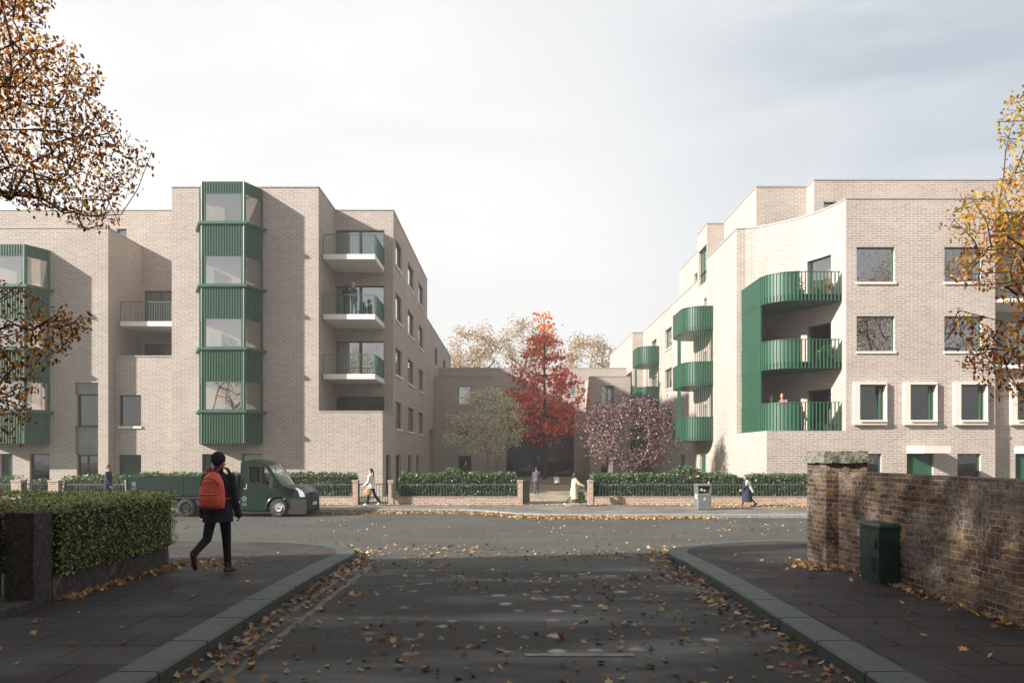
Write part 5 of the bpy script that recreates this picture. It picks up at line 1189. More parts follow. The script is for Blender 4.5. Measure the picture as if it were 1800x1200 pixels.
def person(label, px, feet_y, Hpx, head, P, near=False, z=None, Y=None, group=None):
    """head = heading in degrees (0 = away from the camera, 90 = to the right)"""
    if Y is None: Y = (E-(GF if z is None else z))*F/(feet_y-800)
    zz = (E-(feet_y-800)*Y/F) if z is None else z
    H_ = Hpx*Y/F; P = dict(P); P['H'] = H_; fg = Fig(P); k = H_/1.75*P.get('sc', .985); J = fg.j
    loc = (PX(px, Y), Y, zz); t = thing('person', loc, label, 'person', group); vox = .009 if near else .016
    a = R(-head); RM = Matrix.Rotation(a, 4, 'Z')
    def put(name, mb_or_me, m, par, rem=True, sm=4, v=None):
        me = remesh(mb_or_me, v or vox, sm) if rem else None
        if not rem:
            me = bpy.data.meshes.new(name); me.from_pydata(mb_or_me.v, [], mb_or_me.f); me.polygons.foreach_set('use_smooth', [True]*len(me.polygons))
        me.name = name; me.transform(Matrix.Scale(k, 4)); me.transform(RM); me.materials.clear(); me.materials.append(m); me.update(); return link(name, me, par, Vector(loc))
    # --- body: one continuous surface
    b = MB(); skin = P['skin']; hd = J['head']; HR_ = Matrix.Rotation(-fg.turn, 3, 'Z') @ Matrix.Rotation(-fg.nod, 3, 'X')
    hp = lambda x, y, z: tuple(hd+HR_ @ Vector((x, y, z)))
    b.ell(hp(0, -.01, .02), .076, .095, .105, 16, 12, HR_); b.ell(hp(0, .02, -.05), .056, .07, .07, 14, 8, HR_); b.ell(hp(0, .088, -.03), .014, .022, .022, 8, 6); b.ell(hp(0, .065, -.095), .024, .022, .02, 8, 6)
    b.ell(hp(0, .083, -.062), .022, .012, .008, 8, 6); b.ell(hp(0, .075, .03), .05, .02, .014, 10, 6)
    for sx in (-1, 1): b.ell(hp(sx*.08, -.01, -.015), .014, .022, .034, 8, 6); b.ell(hp(sx*.045, .055, -.035), .025, .02, .02, 8, 6)
    cap(b, J['neck']-Vector((0, 0, .05)), hd-Vector((0, .01, .06)), .058, .05)
    b.ell(J['chest'], .15, .10, .19, 16, 10); b.ell(J['waist'], .125, .09, .13, 14, 8); b.ell(J['pel'], .145, .105, .12, 14, 8)
    for q, sx in (('L', -1), ('R', 1)):
        cap(b, J['sh'+q], J['el'+q], .048, .037); cap(b, J['el'+q], J['wr'+q], .036, .026)
        if P.get('bare', 0): cap(b, J['hip'+q], J['knee'+q], .073, .047); cap(b, J['knee'+q]-Vector((0, .012, .06)), J['an'+q], .050, .034)
        else: cap(b, J['hip'+q], J['knee'+q], .068, .045); cap(b, J['knee'+q], J['an'+q], .044, .032)
        cap(b, J['an'+q]-Vector((0, 0, .03)), J['toe'+q], .034, .026)
        d = J['hd'+q]; w = J['wr'+q]; side_ = Vector((sx, 0, 0)) if abs(d.x) < .6 else Vector((0, 1, 0)); pn = d.cross(Vector((1, 0, 0))).normalized() if abs(d.x) < .9 else Vector((0, 0, 1))
        fwd = Vector((0, 1, 0))-d*d.y; fwd = fwd.normalized() if fwd.length > .1 else Vector((0, 0, 1)); inw = fwd.cross(d)*(1 if sx > 0 else -1)
        if inw.x*sx > 0: inw = -inw
        pc = w+d*.045; b.tube(w, w+d*.085, .024, .032, 10); b.ell(pc, .026, .032, .045, 10, 8)
        fr = .0095 if near else .011
        for i, (off, L_) in enumerate(((.028, .070), (.010, .080), (-.010, .074), (-.027, .058))):
            r0 = w+d*.082+fwd*off; r1 = r0+d*L_*.5+inw*.010; r2 = r1+d*L_*.42+inw*.026; cap(b, r0, r1, fr, fr*.95); cap(b, r1, r2, fr*.95, fr*.8)
        r0 = w+d*.03+fwd*.028; r1 = r0+d*.035+fwd*.026; cap(b, r0, r1, fr*1.25, fr*1.1); cap(b, r1, r1+d*.03+inw*.008, fr*1.1, fr*.85)
    body = put('body', b, skin, t, sm=3, v=(.008 if near else .013))
    # --- eyes
    em = MB()
    for sx in (-1, 1): em.ell(hp(sx*.030, .079, .004), .011, .008, .007, 8, 6)
    put('eyes', em, M['eye'], body, False)
    # --- trousers or tights
    lm = MB(); lw = P.get('legw', 1.0)
    if P.get('trousers'):
        lm.ell(J['pel'], .158*lw**.3, .118, .125, 16, 10)
        for q in 'LR': cap(lm, J['hip'+q], J['knee'+q], .086*lw, .062*lw); cap(lm, J['knee'+q], J['an'+q]+Vector((0, 0, .015)), .060*lw, .047*lw*P.get('flare', 1))
        put('trousers', lm, P['trousers'], body)
    for q in 'LR':
        sm = MB(); an, toe, hl = J['an'+q], J['toe'+q], J['heel'+q]; cap(sm, hl, toe, .040, .034); cap(sm, an-Vector((0, 0, .01)), hl, .042, .040); cap(sm, an, toe-(toe-an)*.35, .042, .036)
        if P.get('boots'): cap(sm, an, an+(J['knee'+q]-an)*.18, .05, .052)
        put('shoe', sm, P['shoes'], body)
    # --- top
    tm = MB(); tw = P.get('topw', 1.0); up = (J['neck']-J['pel']); hem = P.get('hem', -.08); cz = J['pel']
    def cc(f): return (J['pel']+up*f)
    rs = [ering(cc(1.02), .06, .06), ering(cc(.93), .115*tw, .075*tw), ering(cc(.86), .19*tw**.5, .10*tw), ering(cc(.70), .195*tw, .122*tw), ering(cc(.42), .172*tw, .115*tw), ering(cc(.2), .165*tw, .115*tw), ering(cc(0), .178*tw, .132*tw)]
    fl = P.get('flaretop', 1.0); n_ = 4; L_ = -hem
    stride = J['kneeL'].y+J['kneeR'].y
    for i in range(1, n_+1):
        f = i/n_; c = Vector((cz.x, cz.y+stride*.25*f, cz.z-L_*f)); rs.append(ering(c, (.178+(.06*(fl-1)))*tw*(1+(fl-1)*f), (.132)*tw*(1+(fl-1)*1.6*f)))
    tm.rings(rs[::-1])
    for q in 'LR':
        sw = P.get('sleeve', 1.0); cap(tm, J['sh'+q], J['el'+q], .068*sw, .054*sw)
        if not P.get('short'): cap(tm, J['el'+q], J['wr'+q]+J['hd'+q]*P.get('cuff', -.01), .053*sw, .042*sw*P.get('cuffw', 1))
    if P.get('collar'): cap(tm, J['neck']-Vector((0, .01, .03)), J['neck']+Vector((0, -.01, .045)), .078, .07)
    top = put('coat' if hem < -.3 else 'jacket', tm, P['top'], body, sm=3)
    if P.get('folds'): pass
    if P.get('skirt'):
        s_ = MB(); rs = [ering(J['pel']+Vector((0, 0, .06)), .16, .12), ering(J['pel']-Vector((0, 0, .1)), .19, .16), ering(J['pel']+Vector((0, stride*.2, -P['skirtlen'])), .21*P.get('skw', 1), .22*P.get('skw', 1))]; s_.rings(rs[::-1]); put('skirt', s_, P['skirt'], body)
    # --- hair and hats
    hm = MB(); hs = P.get('hairstyle', 'short')
    if hs != 'none':
        hm.ell(hp(0, -.028, .036), .088, .100, .108, 16, 12, HR_)
        if hs in ('long', 'pony'):
            L_ = P.get('hairlen', .28)
            if hs == 'long': cap(hm, Vector(hp(0, -.07, -.02)), Vector(hp(0, -.10, -L_)), .082, .06); cap(hm, Vector(hp(-.05, -.03, -.02)), Vector(hp(-.075, -.04, -L_*.9)), .045, .03); cap(hm, Vector(hp(.05, -.03, -.02)), Vector(hp(.075, -.04, -L_*.9)), .045, .03)
            else: cap(hm, Vector(hp(0, -.10, .02)), Vector(hp(0, -.15, -.12)), .04, .038); cap(hm, Vector(hp(0, -.15, -.12)), Vector(hp(0, -.14, -L_)), .038, .015)
        if hs == 'bun': hm.ell(hp(0, -.13, .05), .045, .045, .045, 10, 8)
        put('hair', hm, P['hair'], body)
    if P.get('hat'):
        bm = MB(); bm.ell(hp(0, -.022, .055), .097, .112, .098, 18, 12, HR_); rs = [ering(hp(0, -.022, z_), r_, r_*1.14) for z_, r_ in ((-.005, .094), (.0, .099), (.045, .099), (.05, .094))]; bm.rings(rs); put('beanie', bm, P['hat'], body)
    return t, body, J, put, hp
def cloth(name, c, r=.9, nz=.15): return mat(name, c, r, 0, nz, 12, .15, 90, spec=.2)
M['eye'] = mat('eyes_dark', (.03, .02, .015), .3)
skA = mat('skin_light', (.52, .31, .22), .55); skB = mat('skin_brown', (.16, .085, .055), .55); skC = mat('skin_tan', (.40, .24, .16), .55)
nav = cloth('navy_cloth', (.034, .036, .052)); blk = cloth('black_cloth', (.020, .020, .024)); wht = cloth('white_cloth', (.72, .70, .66), .9, .05); yel = cloth('yellow_cloth', (.66, .54, .33), .9, .06)
gry = cloth('grey_suit_cloth', (.085, .09, .11)); char = cloth('charcoal_cloth', (.03, .032, .038)); drkhair = mat('dark_hair', (.010, .008, .007), .5); brn = mat('brown_hair', (.10, .045, .022), .5); bln = mat('blonde_hair', (.50, .36, .19), .5); ashb = mat('ash_hair', (.46, .38, .28), .5)
leathr = mat('brown_leather', (.07, .035, .018), .6, 0, .2, 9); whs = mat('white_shoe', (.6, .58, .55), .6); blks = mat('black_shoe', (.012, .012, .012), .45); denim = cloth('denim_cloth', (.035, .055, .095)); purp = cloth('purple_knit', (.13, .10, .22)); slate = cloth('slate_blue_cloth', (.06, .075, .10))
tan = mat('tan_leather', (.42, .24, .13), .55, 0, .1, 9); stripe = cloth('checked_cloth', (.38, .36, .30), .9, .5); pink = cloth('pink_cloth', (.30, .15, .13)); tights = cloth('dark_tights', (.03, .018, .02))

# the walker with the backpack (foreground)
P = dict(skin=skA, trousers=blk, top=nav, shoes=leathr, boots=1, hair=drkhair, hairstyle='short', hat=cloth('beanie_knit', (.028, .026, .040)), legL=(-22, 42), legR=(9, 3), footL=-62, footR=-4, armL=(-10, 9, 22), armR=(6, 8, 14),
         lean=1, hem=-.19, flaretop=1.10, topw=1.12, sleeve=1.02, cuffw=1.2, cuff=.05, collar=1, legw=1.08, shw=.185, turn=12, nod=2)
t, body, J, put, hp = person('person walking away with an orange red backpack, dark beanie, navy jacket and black trousers', 384, 1008, 213, 6, P, near=True, z=0.0)
# jacket collar hood scarf and backpack as a thing worn on the back
k_ = 213*((E)*F/208)/F/1.75*.985
Yp = E*F/208; bp = thing('backpack', (PX(384, Yp), Yp-.2, 1.1), 'orange red backpack with a dark front pocket worn by the walker in the beanie', 'backpack')
M['bpack'] = mat('backpack_canvas', (.88, .16, .11), .7, 0, .12, 10, .25, 40); M['bstrap'] = mat('backpack_strap', (.36, .045, .04), .8, 0, .1, 14); M['zip'] = mat('zip_dark', (.12, .02, .018), .6); M['badge'] = mat('yellow_badge', (.85, .45, .05), .4)
def bput(name, mb, m, par, rem=True, v=.01, sm=4):
    me = remesh(mb, v, sm) if rem else None
    if not rem: me = bpy.data.meshes.new(name); me.from_pydata(mb.v, [], mb.f)
    me.name = name; me.transform(Matrix.Scale(k_, 4)); me.transform(Matrix.Rotation(R(-6), 4, 'Z')); me.transform(Matrix.Translation(Vector((PX(384, Yp), Yp, 0))-Vector(bp.location)))
    me.materials.clear(); me.materials.append(m); o = bpy.data.objects.new(name, me); COL.objects.link(o); o.parent = par; return o
c = J['chest']; mb = MB(); yb = c.y-.20; rsx = []
for (z_, rx, ry, cy) in ((-.29, .12, .05, 0), (-.275, .17, .085, 0), (-.20, .186, .105, -.01), (-.08, .182, .11, -.012), (.04, .155, .10, -.005), (.13, .105, .075, .01), (.175, .06, .05, .02), (.19, .03, .03, .03)):
    rsx.append(ering((.0, yb+cy+.02, c.z+(z_*1.22 if z_ < 0 else z_)), rx*1.04, ry, 24))
mb.rings(rsx); bag = bput('bag', mb, M['bpack'], bp, True, .009, 3)
mb = MB(); rsx = []
for (z_, rx, ry) in ((-.265, .10, .03), (-.25, .14, .055), (-.17, .155, .07), (-.115, .15, .06), (-.10, .13, .03)): rsx.append(ering((.0, yb-.075, c.z+z_*1.22), rx*1.04, ry, 20))
mb.rings(rsx); bput('pocket', mb, M['bpack'], bag, True, .009, 3)
mb = MB(); A_ = [(.15*math.cos(R(a_)), yb-.075-.074*math.sin(R(a_)), c.z-.137) for a_ in range(0, 181, 15)]; mb.path(A_, .006); A_ = [(.13*math.cos(R(a_)), yb-.06-.05*math.sin(R(a_)), c.z-.02+.115*math.sin(R(a_))) for a_ in range(0, 181, 15)]; mb.path(A_, .007); bput('zip', mb, M['zip'], bag, False)
mb = MB(); mb.ell((.075, yb-.135, c.z-.075), .017, .006, .017, 12, 6); bput('badge', mb, M['badge'], bag, False)
mb = MB(); mb.path([(-.025, yb-.03, c.z+.17), (-.015, yb+.0, c.z+.22), (.025, yb+.0, c.z+.22), (.035, yb-.03, c.z+.17)], .010); bput('grab_handle', mb, M['bstrap'], bag, True, .008, 2)
for sx in (-1, 1):
    mb = MB(); pts = [(sx*.04, yb+.02, c.z+.155), (sx*.085-.01, yb+.055, c.z+.225), (sx*.112, c.y-.075, c.z+.245), (sx*.128, c.y+.0, c.z+.228), (sx*.135, c.y+.09, c.z+.15), (sx*.14, c.y+.135, c.z+.0), (sx*.165, c.y+.10, c.z-.14), (sx*.19, c.y-.0, c.z-.2), (sx*.15, yb+.06, c.z-.22)]
    for a_, b_ in zip(pts[:-1], pts[1:]):
        cap(mb, (a_[0]-.014, a_[1], a_[2]), (b_[0]-.014, b_[1], b_[2]), .013, .013); cap(mb, (a_[0]+.014, a_[1], a_[2]), (b_[0]+.014, b_[1], b_[2]), .013, .013)
    bput('strap', mb, M['bstrap'], bp, True, .009, 2)

# passers-by on the far pavement and in the courtyard
person('person with a long dark ponytail in a white top and navy trousers', 653, 888, 66, -75, dict(skin=skA, trousers=cloth('navy_trousers', (.015, .02, .055)), flare=1.5, legw=1.15, top=wht, topw=1.12, hem=-.14, flaretop=1.15, shoes=whs, hair=drkhair, hairstyle='pony', hairlen=.36, legL=(14, 4), legR=(-16, 22), footR=-35, armL=(10, 6, 40), armR=(-8, 8, 10)), Y=32.4)
Yb_ = 32.4; hb = thing('handbag', (PX(649.5, Yb_), Yb_-.2, .25), 'tan leather handbag carried by the person in the white top', 'bag')
mb = MB(); rs_ = [ering((PX(648.5, Yb_), Yb_-.22, z_), rx, .06, 14) for z_, rx in ((.03, .13), (.06, .17), (.24, .15), (.30, .10))]; mb.rings(rs_); mb.build('bag_body', tan, hb, True)
mb = MB(); mb.path([(PX(646.5, Yb_), Yb_-.22, .28), (PX(647, Yb_), Yb_-.2, .42), (PX(650, Yb_), Yb_-.2, .42), (PX(650.5, Yb_), Yb_-.22, .28)], .012); mb.build('handle', tan, hb)
person('person striding right in a long pale yellow coat with dark tights', 1009, 890, 63, 80, dict(skin=skB, trousers=tights, legw=.72, top=yel, topw=1.22, hem=-.50, flaretop=1.22, sleeve=1.3, shoes=whs, hair=drkhair, hairstyle='long', hairlen=.16, legL=(30, 8), legR=(-28, 14), footL=12, footR=-30, armL=(32, 8, 25), armR=(42, 8, 22), lean=5), Y=32.0)
person('person in a purple hat and long dark coat walking left past the litter bin', 1313, 891, 59, -80, dict(skin=skA, trousers=blk, legw=.8, top=cloth('dark_blue_coat', (.028, .03, .055)), topw=1.5, hem=-.62, flaretop=1.28, sleeve=1.25, shoes=blks, hair=brn, hairstyle='short', hat=purp, legL=(20, 5), legR=(-26, 16), footR=-32, armL=(12, 8, 40), armR=(-32, 10, 8), lean=6, collar=1), Y=31.7)
sc_ = thing('shawl', (PX(1316, 31.6), 31.6, .5), 'pale checked shawl over the shoulder of the person in the purple hat', 'shawl')
mb = MB(); q0 = (PX(1313.5, 31.5), 31.5, E-46*31.5/F); q1 = (PX(1319, 31.45), 31.45, E-55*31.5/F); q2 = (PX(1322.5, 31.5), 31.42, E-64*31.5/F); cap(mb, q0, q1, .085, .07); cap(mb, q1, q2, .07, .05); cap(mb, q0, (PX(1310.5, 31.5), 31.38, E-52*31.5/F), .07, .04)
me = remesh(mb, .02); me.transform(Matrix.Translation(-Vector(sc_.location))); me.materials.clear(); me.materials.append(stripe); o_ = bpy.data.objects.new('cloth', me); COL.objects.link(o_); o_.parent = sc_
person('person in a grey suit walking into the courtyard', 943, 868, 48, 5, dict(skin=skC, trousers=gry, top=gry, topw=1.1, hem=-.14, flaretop=1.08, sleeve=1.1, shoes=blks, hair=drkhair, legL=(-8, 10), legR=(8, 3), armL=(-4, 12, 20), armR=(10, 9, 60)), Y=42.0)
person('small child in a white shirt and black skirt running in the courtyard', 978, 863, 31, 12, dict(skin=skB, bare=1, top=wht, topw=1.15, hem=-.08, flaretop=1.1, skirt=blk, skirtlen=.26, shoes=blks, hair=drkhair, hairstyle='pony', hairlen=.2, legL=(18, 30), legR=(-10, 50), footR=-50, armL=(10, 12, 50), armR=(-15, 14, 40), lean=8), Y=45.4)
person('person in a dark suit walking right behind the clipped hedge at far left', 190, 892, 77, 80, dict(skin=skC, trousers=nav, top=cloth('dark_suit_cloth', (.022, .026, .045)), topw=1.1, hem=-.22, flaretop=1.1, shoes=blks, hair=mat('auburn_hair', (.07, .02, .02), .5), legL=(5, 2), legR=(-6, 6), armL=(-6, 8, 15), armR=(6, 8, 20)), Y=31.2)
zb1 = BL.Z(552, 38.6)+.0
person('dark haired person in black standing on the middle balcony', 609, 551, 57.5, -35, dict(skin=skA, trousers=blk, flare=1.5, legw=1.1, top=cloth('black_blazer', (.014, .014, .018)), hem=-.16, topw=1.0, shoes=blks, hair=drkhair, hairstyle='long', hairlen=.16, armL=(12, 8, 85), armR=(12, 8, 90), inL=20, inR=20, legL=(3, 0), legR=(-2, 0)), z=zb1, Y=40.9)
person('fair haired person in a grey blue jacket and jeans standing on the middle balcony', 622.5, 551, 62, -60, dict(skin=skA, trousers=denim, top=slate, topw=1.1, hem=-.12, shoes=whs, hair=bln, hairstyle='bun', legw=.9, armL=(8, 8, 70), armR=(8, 8, 60), legL=(5, 0), legR=(-3, 0), nod=12), z=zb1, Y=41.0)
zb2 = lev[2]+.02
person('person with long pale hair in a dark top on the lowest rounded balcony', 1355, 757, 65, 20, dict(skin=skA, trousers=char, top=char, topw=1.0, hem=-.1, shoes=blks, hair=ashb, hairstyle='long', hairlen=.34, armL=(10, 10, 30), armR=(10, 10, 30)), z=zb2, Y=38.6)
person('person with long brown hair in a pink top on the lowest rounded balcony', 1375, 757, 68, -150, dict(skin=skA, trousers=char, top=pink, topw=1.0, hem=-.1, shoes=blks, hair=brn, hairstyle='long', hairlen=.30, armL=(15, 10, 60), armR=(15, 10, 60)), z=zb2, Y=38.4)
# ============================================================ vegetation
def inpoly(x, y, poly):
    c = False; j = len(poly)-1
    for i in range(len(poly)):
        if (poly[i][1] > y) != (poly[j][1] > y) and x < (poly[j][0]-poly[i][0])*(y-poly[i][1])/(poly[j][1]-poly[i][1])+poly[i][0]: c = not c
        j = i
    return c
def sample_poly(poly, n, y0, y1):
    xs_ = [p[0] for p in poly]; ys_ = [p[1] for p in poly]; out = []
    while len(out) < n:
        x = random.uniform(min(xs_), max(xs_)); y = random.uniform(min(ys_), max(ys_))
        if inpoly(x, y, poly): Y = random.uniform(y0, y1); out.append((PX(x, Y), Y, PZ(y, Y)))
    return out
def tree(name, label, cat, trunk, att, r_tip, r_base, leafn, spread, size, pal, w=None, tmpl=T_DIAM, bark=None, group=None, extra_trunks=(), clip=None, droop=None, seg=.45, wob=.06, colfn=None, bias=.25, m=None):
    t = thing(name, trunk[0], label, cat, group); att = np.array(att, float)
    sk = grow(trunk, att, r_tip, r_base, seg=seg, wob=wob, bias=bias); wood('trunk', sk, t, bark or M['bark'])
    # leaves gather round the twig ends and along the last stretch before them
    base = np.repeat(att, leafn, axis=0); k = len(base); pos = base+RNG.normal(0, 1, (k, 3))*np.array(spread)
    if clip is not None:
        keep = clip(pos); pos = pos[keep]; k = len(pos)
    cols = pick_cols(k, pal, w, .25)
    if colfn: cols = colfn(pos, cols)
    leaf_mesh('crown', pos, RNG.uniform(.7, 1.2, k)*size, cols, tmpl, parent=t, m=m or M['leaf'], droop=droop)
    return t
# --- foreground tree reaching in from the left
UP = [(-60, -60), (95, -60), (88, 35), (70, 60), (128, 70), (140, 110), (182, 128), (172, 185), (205, 200), (215, 235), (250, 240), (272, 265), (274, 295), (240, 312), (250, 335), (205, 345), (215, 365), (214, 392), (150, 406), (100, 378), (60, 372), (0, 348), (-60, 360)]
LO = [(-60, 470), (10, 498), (60, 508), (92, 540), (160, 555), (158, 580), (128, 600), (110, 632), (84, 648), (78, 676), (45, 700), (62, 740), (40, 775), (-60, 790)]
def clipf(polys):
    def f(pos):
        px = 900+F*pos[:, 0]/pos[:, 1]; py = 800-F*(pos[:, 2]-E)/pos[:, 1]; k = np.ones(len(pos), bool)
        for i in range(len(pos)):
            if pos[i, 1] > .5 and -20 < px[i] < 1820 and -20 < py[i] < 1220: k[i] = any(inpoly(px[i]+random.gauss(0, 5), py[i]+random.gauss(0, 5), P_) for P_ in polys)
        return k
    return f
def crown_pts(c, r, n, fn=None):
    out = []
    while len(out) < n:
        v = np.array([random.gauss(0, 1) for _ in range(3)]); v /= np.linalg.norm(v); v = v*random.uniform(.35, 1)**.5; p = np.array(c)+v*np.array(r)
        if fn is None or fn(p): out.append(tuple(p))
    return out
def offview(p):
    if p[1] < .6: return True
    px = 900+F*p[0]/p[1]; py = 800-F*(p[2]-E)/p[1]; return px < -170 or px > 1970 or py < -220
att = sample_poly(UP, 290, 6.9, 9.3)+sample_poly(LO, 85, 6.6, 8.6)+crown_pts((-8.6, 8.2, 5.8), (2.6, 3.4, 3.2), 60, offview)
BP = [(.34, .12, .02), (.56, .26, .03), (.11, .04, .02), (.75, .48, .05), (.42, .15, .03)]
tree('street_tree', 'autumn tree with small brown and gold leaves overhanging the top left corner', 'tree', [(-7.9, 8.4, -.05), (-7.8, 8.3, 2.4), (-7.6, 8.1, 4.2), (-7.9, 8.2, 6.5)], att, .0035, .17, 30, (.20, .20, .13), .050, BP, [3, 2.2, 3.6, 1.1, 2.2], T_OVAL, clip=clipf([UP, LO]), droop=.5, seg=.3, wob=.05)
# --- foreground tree reaching in from the right
RU = [(1880, 110), (1800, 150), (1762, 185), (1752, 215), (1760, 250), (1772, 290), (1745, 325), (1715, 335), (1672, 340), (1690, 360), (1655, 385), (1652, 402), (1668, 420), (1692, 432), (1674, 462), (1662, 492), (1700, 500), (1735, 505), (1760, 528), (1790, 545), (1880, 560)]
RL = [(1880, 535), (1800, 545), (1740, 565), (1700, 540), (1668, 550), (1665, 575), (1700, 588), (1694, 610), (1683, 645), (1712, 650), (1722, 672), (1745, 700), (1765, 705), (1785, 690), (1800, 740), (1880, 740)]
att = sample_poly(RU, 190, 7.2, 9.4)+sample_poly(RL, 75, 7.2, 9.0)+crown_pts((8.9, 8.8, 5.4), (2.6, 3.2, 3.0), 140, lambda p: offview(p) and p[0] > 6.2)
def yellow_top(pos, cols):
    py = 800-F*(pos[:, 2]-E)/np.maximum(pos[:, 1], 1); f = np.clip((520-py)/320+RNG.normal(0, .22, len(py)), 0, 1)[:, None]
    return cols*(1-f)+np.array([[.62, .40, .035]])*RNG.uniform(.65, 1.1, (len(py), 1))*f
tree('street_tree', 'autumn tree with yellow and red leaves overhanging the right edge', 'tree', [(8.9, 9.0, -.05), (8.8, 9.0, 2.4), (8.6, 8.8, 4.4), (8.8, 8.8, 6.2)], att, .0035, .16, 23, (.20, .20, .13), .052, [(.60, .24, .03), (.42, .09, .04), (.18, .05, .03), (.70, .42, .04)], [2, 2.2, 2, 2], T_OVAL, clip=clipf([RU, RL]), droop=.5, seg=.3, wob=.05, colfn=yellow_top)

# --- courtyard trees
Ym = 58.0; mpp = Ym/F; cxm = PX(957, Ym)
def cone(n):
    out = []; tab = [(552, 3), (575, 16), (600, 30), (625, 34), (650, 50), (680, 60), (710, 68), (740, 66), (762, 58), (782, 34)]
    while len(out) < n:
        y = random.uniform(555, 780)
        for (a, ra), (b_, rb_) in zip(tab[:-1], tab[1:]):
            if a <= y <= b_: r = ra+(rb_-ra)*(y-a)/(b_-a)
        if random.random() > (r/68)**1.4+.06: continue
        an = random.uniform(0, 2*math.pi); q = r*mpp*math.sqrt(random.uniform(.12, 1))*random.uniform(.8, 1.18); ex = 1.0
        lay = math.sin(y*.21+an*1.0)*.5; 
        out.append((cxm+q*math.cos(an)*ex, Ym+q*math.sin(an), PZ(y, Ym)+lay*.25))
    return out
att = cone(230)+[(PX(x, Ym)+random.gauss(0, .15), Ym+random.gauss(0, .4), PZ(y, Ym)) for x, y in ((1022, 672), (1030, 700), (1018, 700), (1026, 715), (1010, 725), (1028, 685), (1015, 738), (1000, 712), (898, 640), (905, 665), (900, 655))]
def red_top(pos, cols):
    f = np.clip((pos[:, 2]-7.5)/5.5+RNG.normal(0, .2, len(pos)), 0, 1)[:, None]; return cols*(1-f)+np.array([[.85, .26, .05]])*RNG.uniform(.7, 1.1, (len(pos), 1))*f
tree('maple_tree', 'tall red maple tree in the middle of the courtyard', 'tree', [(cxm, Ym, GF), (cxm+.03, Ym, 3), (cxm, Ym, 8), (cxm-.03, Ym, PZ(562, Ym))], att, .012, .16, 13, (.34, .34, .16), .33, [(.85, .15, .07), (.70, .09, .055), (.90, .26, .10), (.42, .05, .04)], [3, 2.5, 2, 1.4], T_MAPLE, colfn=red_top, seg=.6)
Ys = 48.0
def blob(c, r, n, flat=1): return crown_pts(c, r, n)
att = []
for (x, y, rx, ry, n) in ((860, 700, 40, 16, 26), (845, 735, 55, 22, 36), (880, 725, 42, 22, 26), (820, 765, 34, 12, 16), (885, 770, 32, 20, 22), (850, 790, 40, 14, 14), (800, 776, 24, 6, 8), (905, 752, 22, 14, 10), (866, 690, 20, 8, 8)):
    att += crown_pts((PX(x, Ys), Ys, PZ(y, Ys)), (rx*Ys/F, rx*Ys/F*.8, ry*Ys/F), n)
tree('garden_tree', 'pale green multi stemmed small tree left of the red maple', 'tree', [(PX(862, Ys), Ys, GF), (PX(860, Ys), Ys, .9), (PX(852, Ys), Ys, 2.6)], att, .009, .06, 30, (.26, .26, .09), .14, [(.52, .53, .30), (.66, .65, .42), (.80, .77, .58), (.22, .25, .12)], [2.5, 3.5, 3, 1.4], T_DIAM, bark=M['palebark'], droop=.2, seg=.5, bias=.9)
Yq = 42.0; att = []
for (x, y, rx, ry, n) in ((1105, 765, 78, 62, 120), (1085, 730, 45, 32, 30), (1140, 730, 42, 34, 30), (1165, 770, 26, 40, 16), (1050, 755, 30, 45, 18), (1110, 810, 60, 22, 20)):
    att += crown_pts((PX(x, Yq), Yq, PZ(y, Yq)), (rx*Yq/F, rx*Yq/F*.75, ry*Yq/F), n)
tree('garden_tree', 'round purple leaved tree right of the courtyard entrance', 'tree', [(PX(1108, Yq), Yq, GF), (PX(1108, Yq), Yq, .6)], att, .008, .07, 42, (.22, .22, .18), .125, [(.14, .065, .07), (.065, .032, .036), (.34, .21, .20), (.72, .55, .52), (.20, .10, .10)], [3, 3, 2, 1.5, 2.4], T_OVAL, bark=M['palebark'], seg=.5, bias=.9)
# planter behind the maple
mb = MB(); mb.box(PX(903, 59), PX(1003, 59), 58.9, 59.3, GF, .02); mb.box(PX(903, 59), PX(1003, 59), 56.8, 57.1, GF, -.12); mb.box(PX(903, 59), PX(903, 59)+.3, 57.1, 58.9, GF, -.06); mb.box(PX(1003, 59)-.3, PX(1003, 59), 57.1, 58.9, GF, -.06); mb.box(PX(903, 59)+.3, PX(1003, 59)-.3, 57.1, 58.9, GF, -.2)
tag(mb.build('planter', M['fcap'], org=(PX(953, 59), 58, GF)), 'long low stone planter at the foot of the red maple', 'planter')
# --- trees beyond the building
BGP = [(.50, .30, .13), (.42, .30, .14), (.60, .40, .20), (.32, .24, .12)]
for (px, top, rad, Yt, lab, n) in ((838, 570, 50, 100, 'pale orange autumn tree behind the building, left of the red maple', 90), (930, 555, 52, 104, 'pale yellow autumn tree directly behind the red maple', 80), (1032, 585, 46, 100, 'pale orange autumn tree behind the building, right of the red maple', 80)):
    mp_ = Yt/F; zc = PZ(top+rad*1.05, Yt); X_ = PX(px, Yt); att = crown_pts((X_, Yt, zc), (rad*mp_*1.0, rad*mp_*.9, rad*mp_*1.05), n)
    tree('autumn_tree', lab, 'tree', [(X_, Yt, GF), (X_, Yt, zc-rad*mp_*1.1), (X_+.3, Yt, zc-rad*mp_*.3)], att, .03, .3, 44, (.55, .55, .4), .30, BGP, None, T_DIAM, bark=M['palebark'], group='autumn trees beyond the courtyard', seg=1.0, wob=.05, bias=.5)
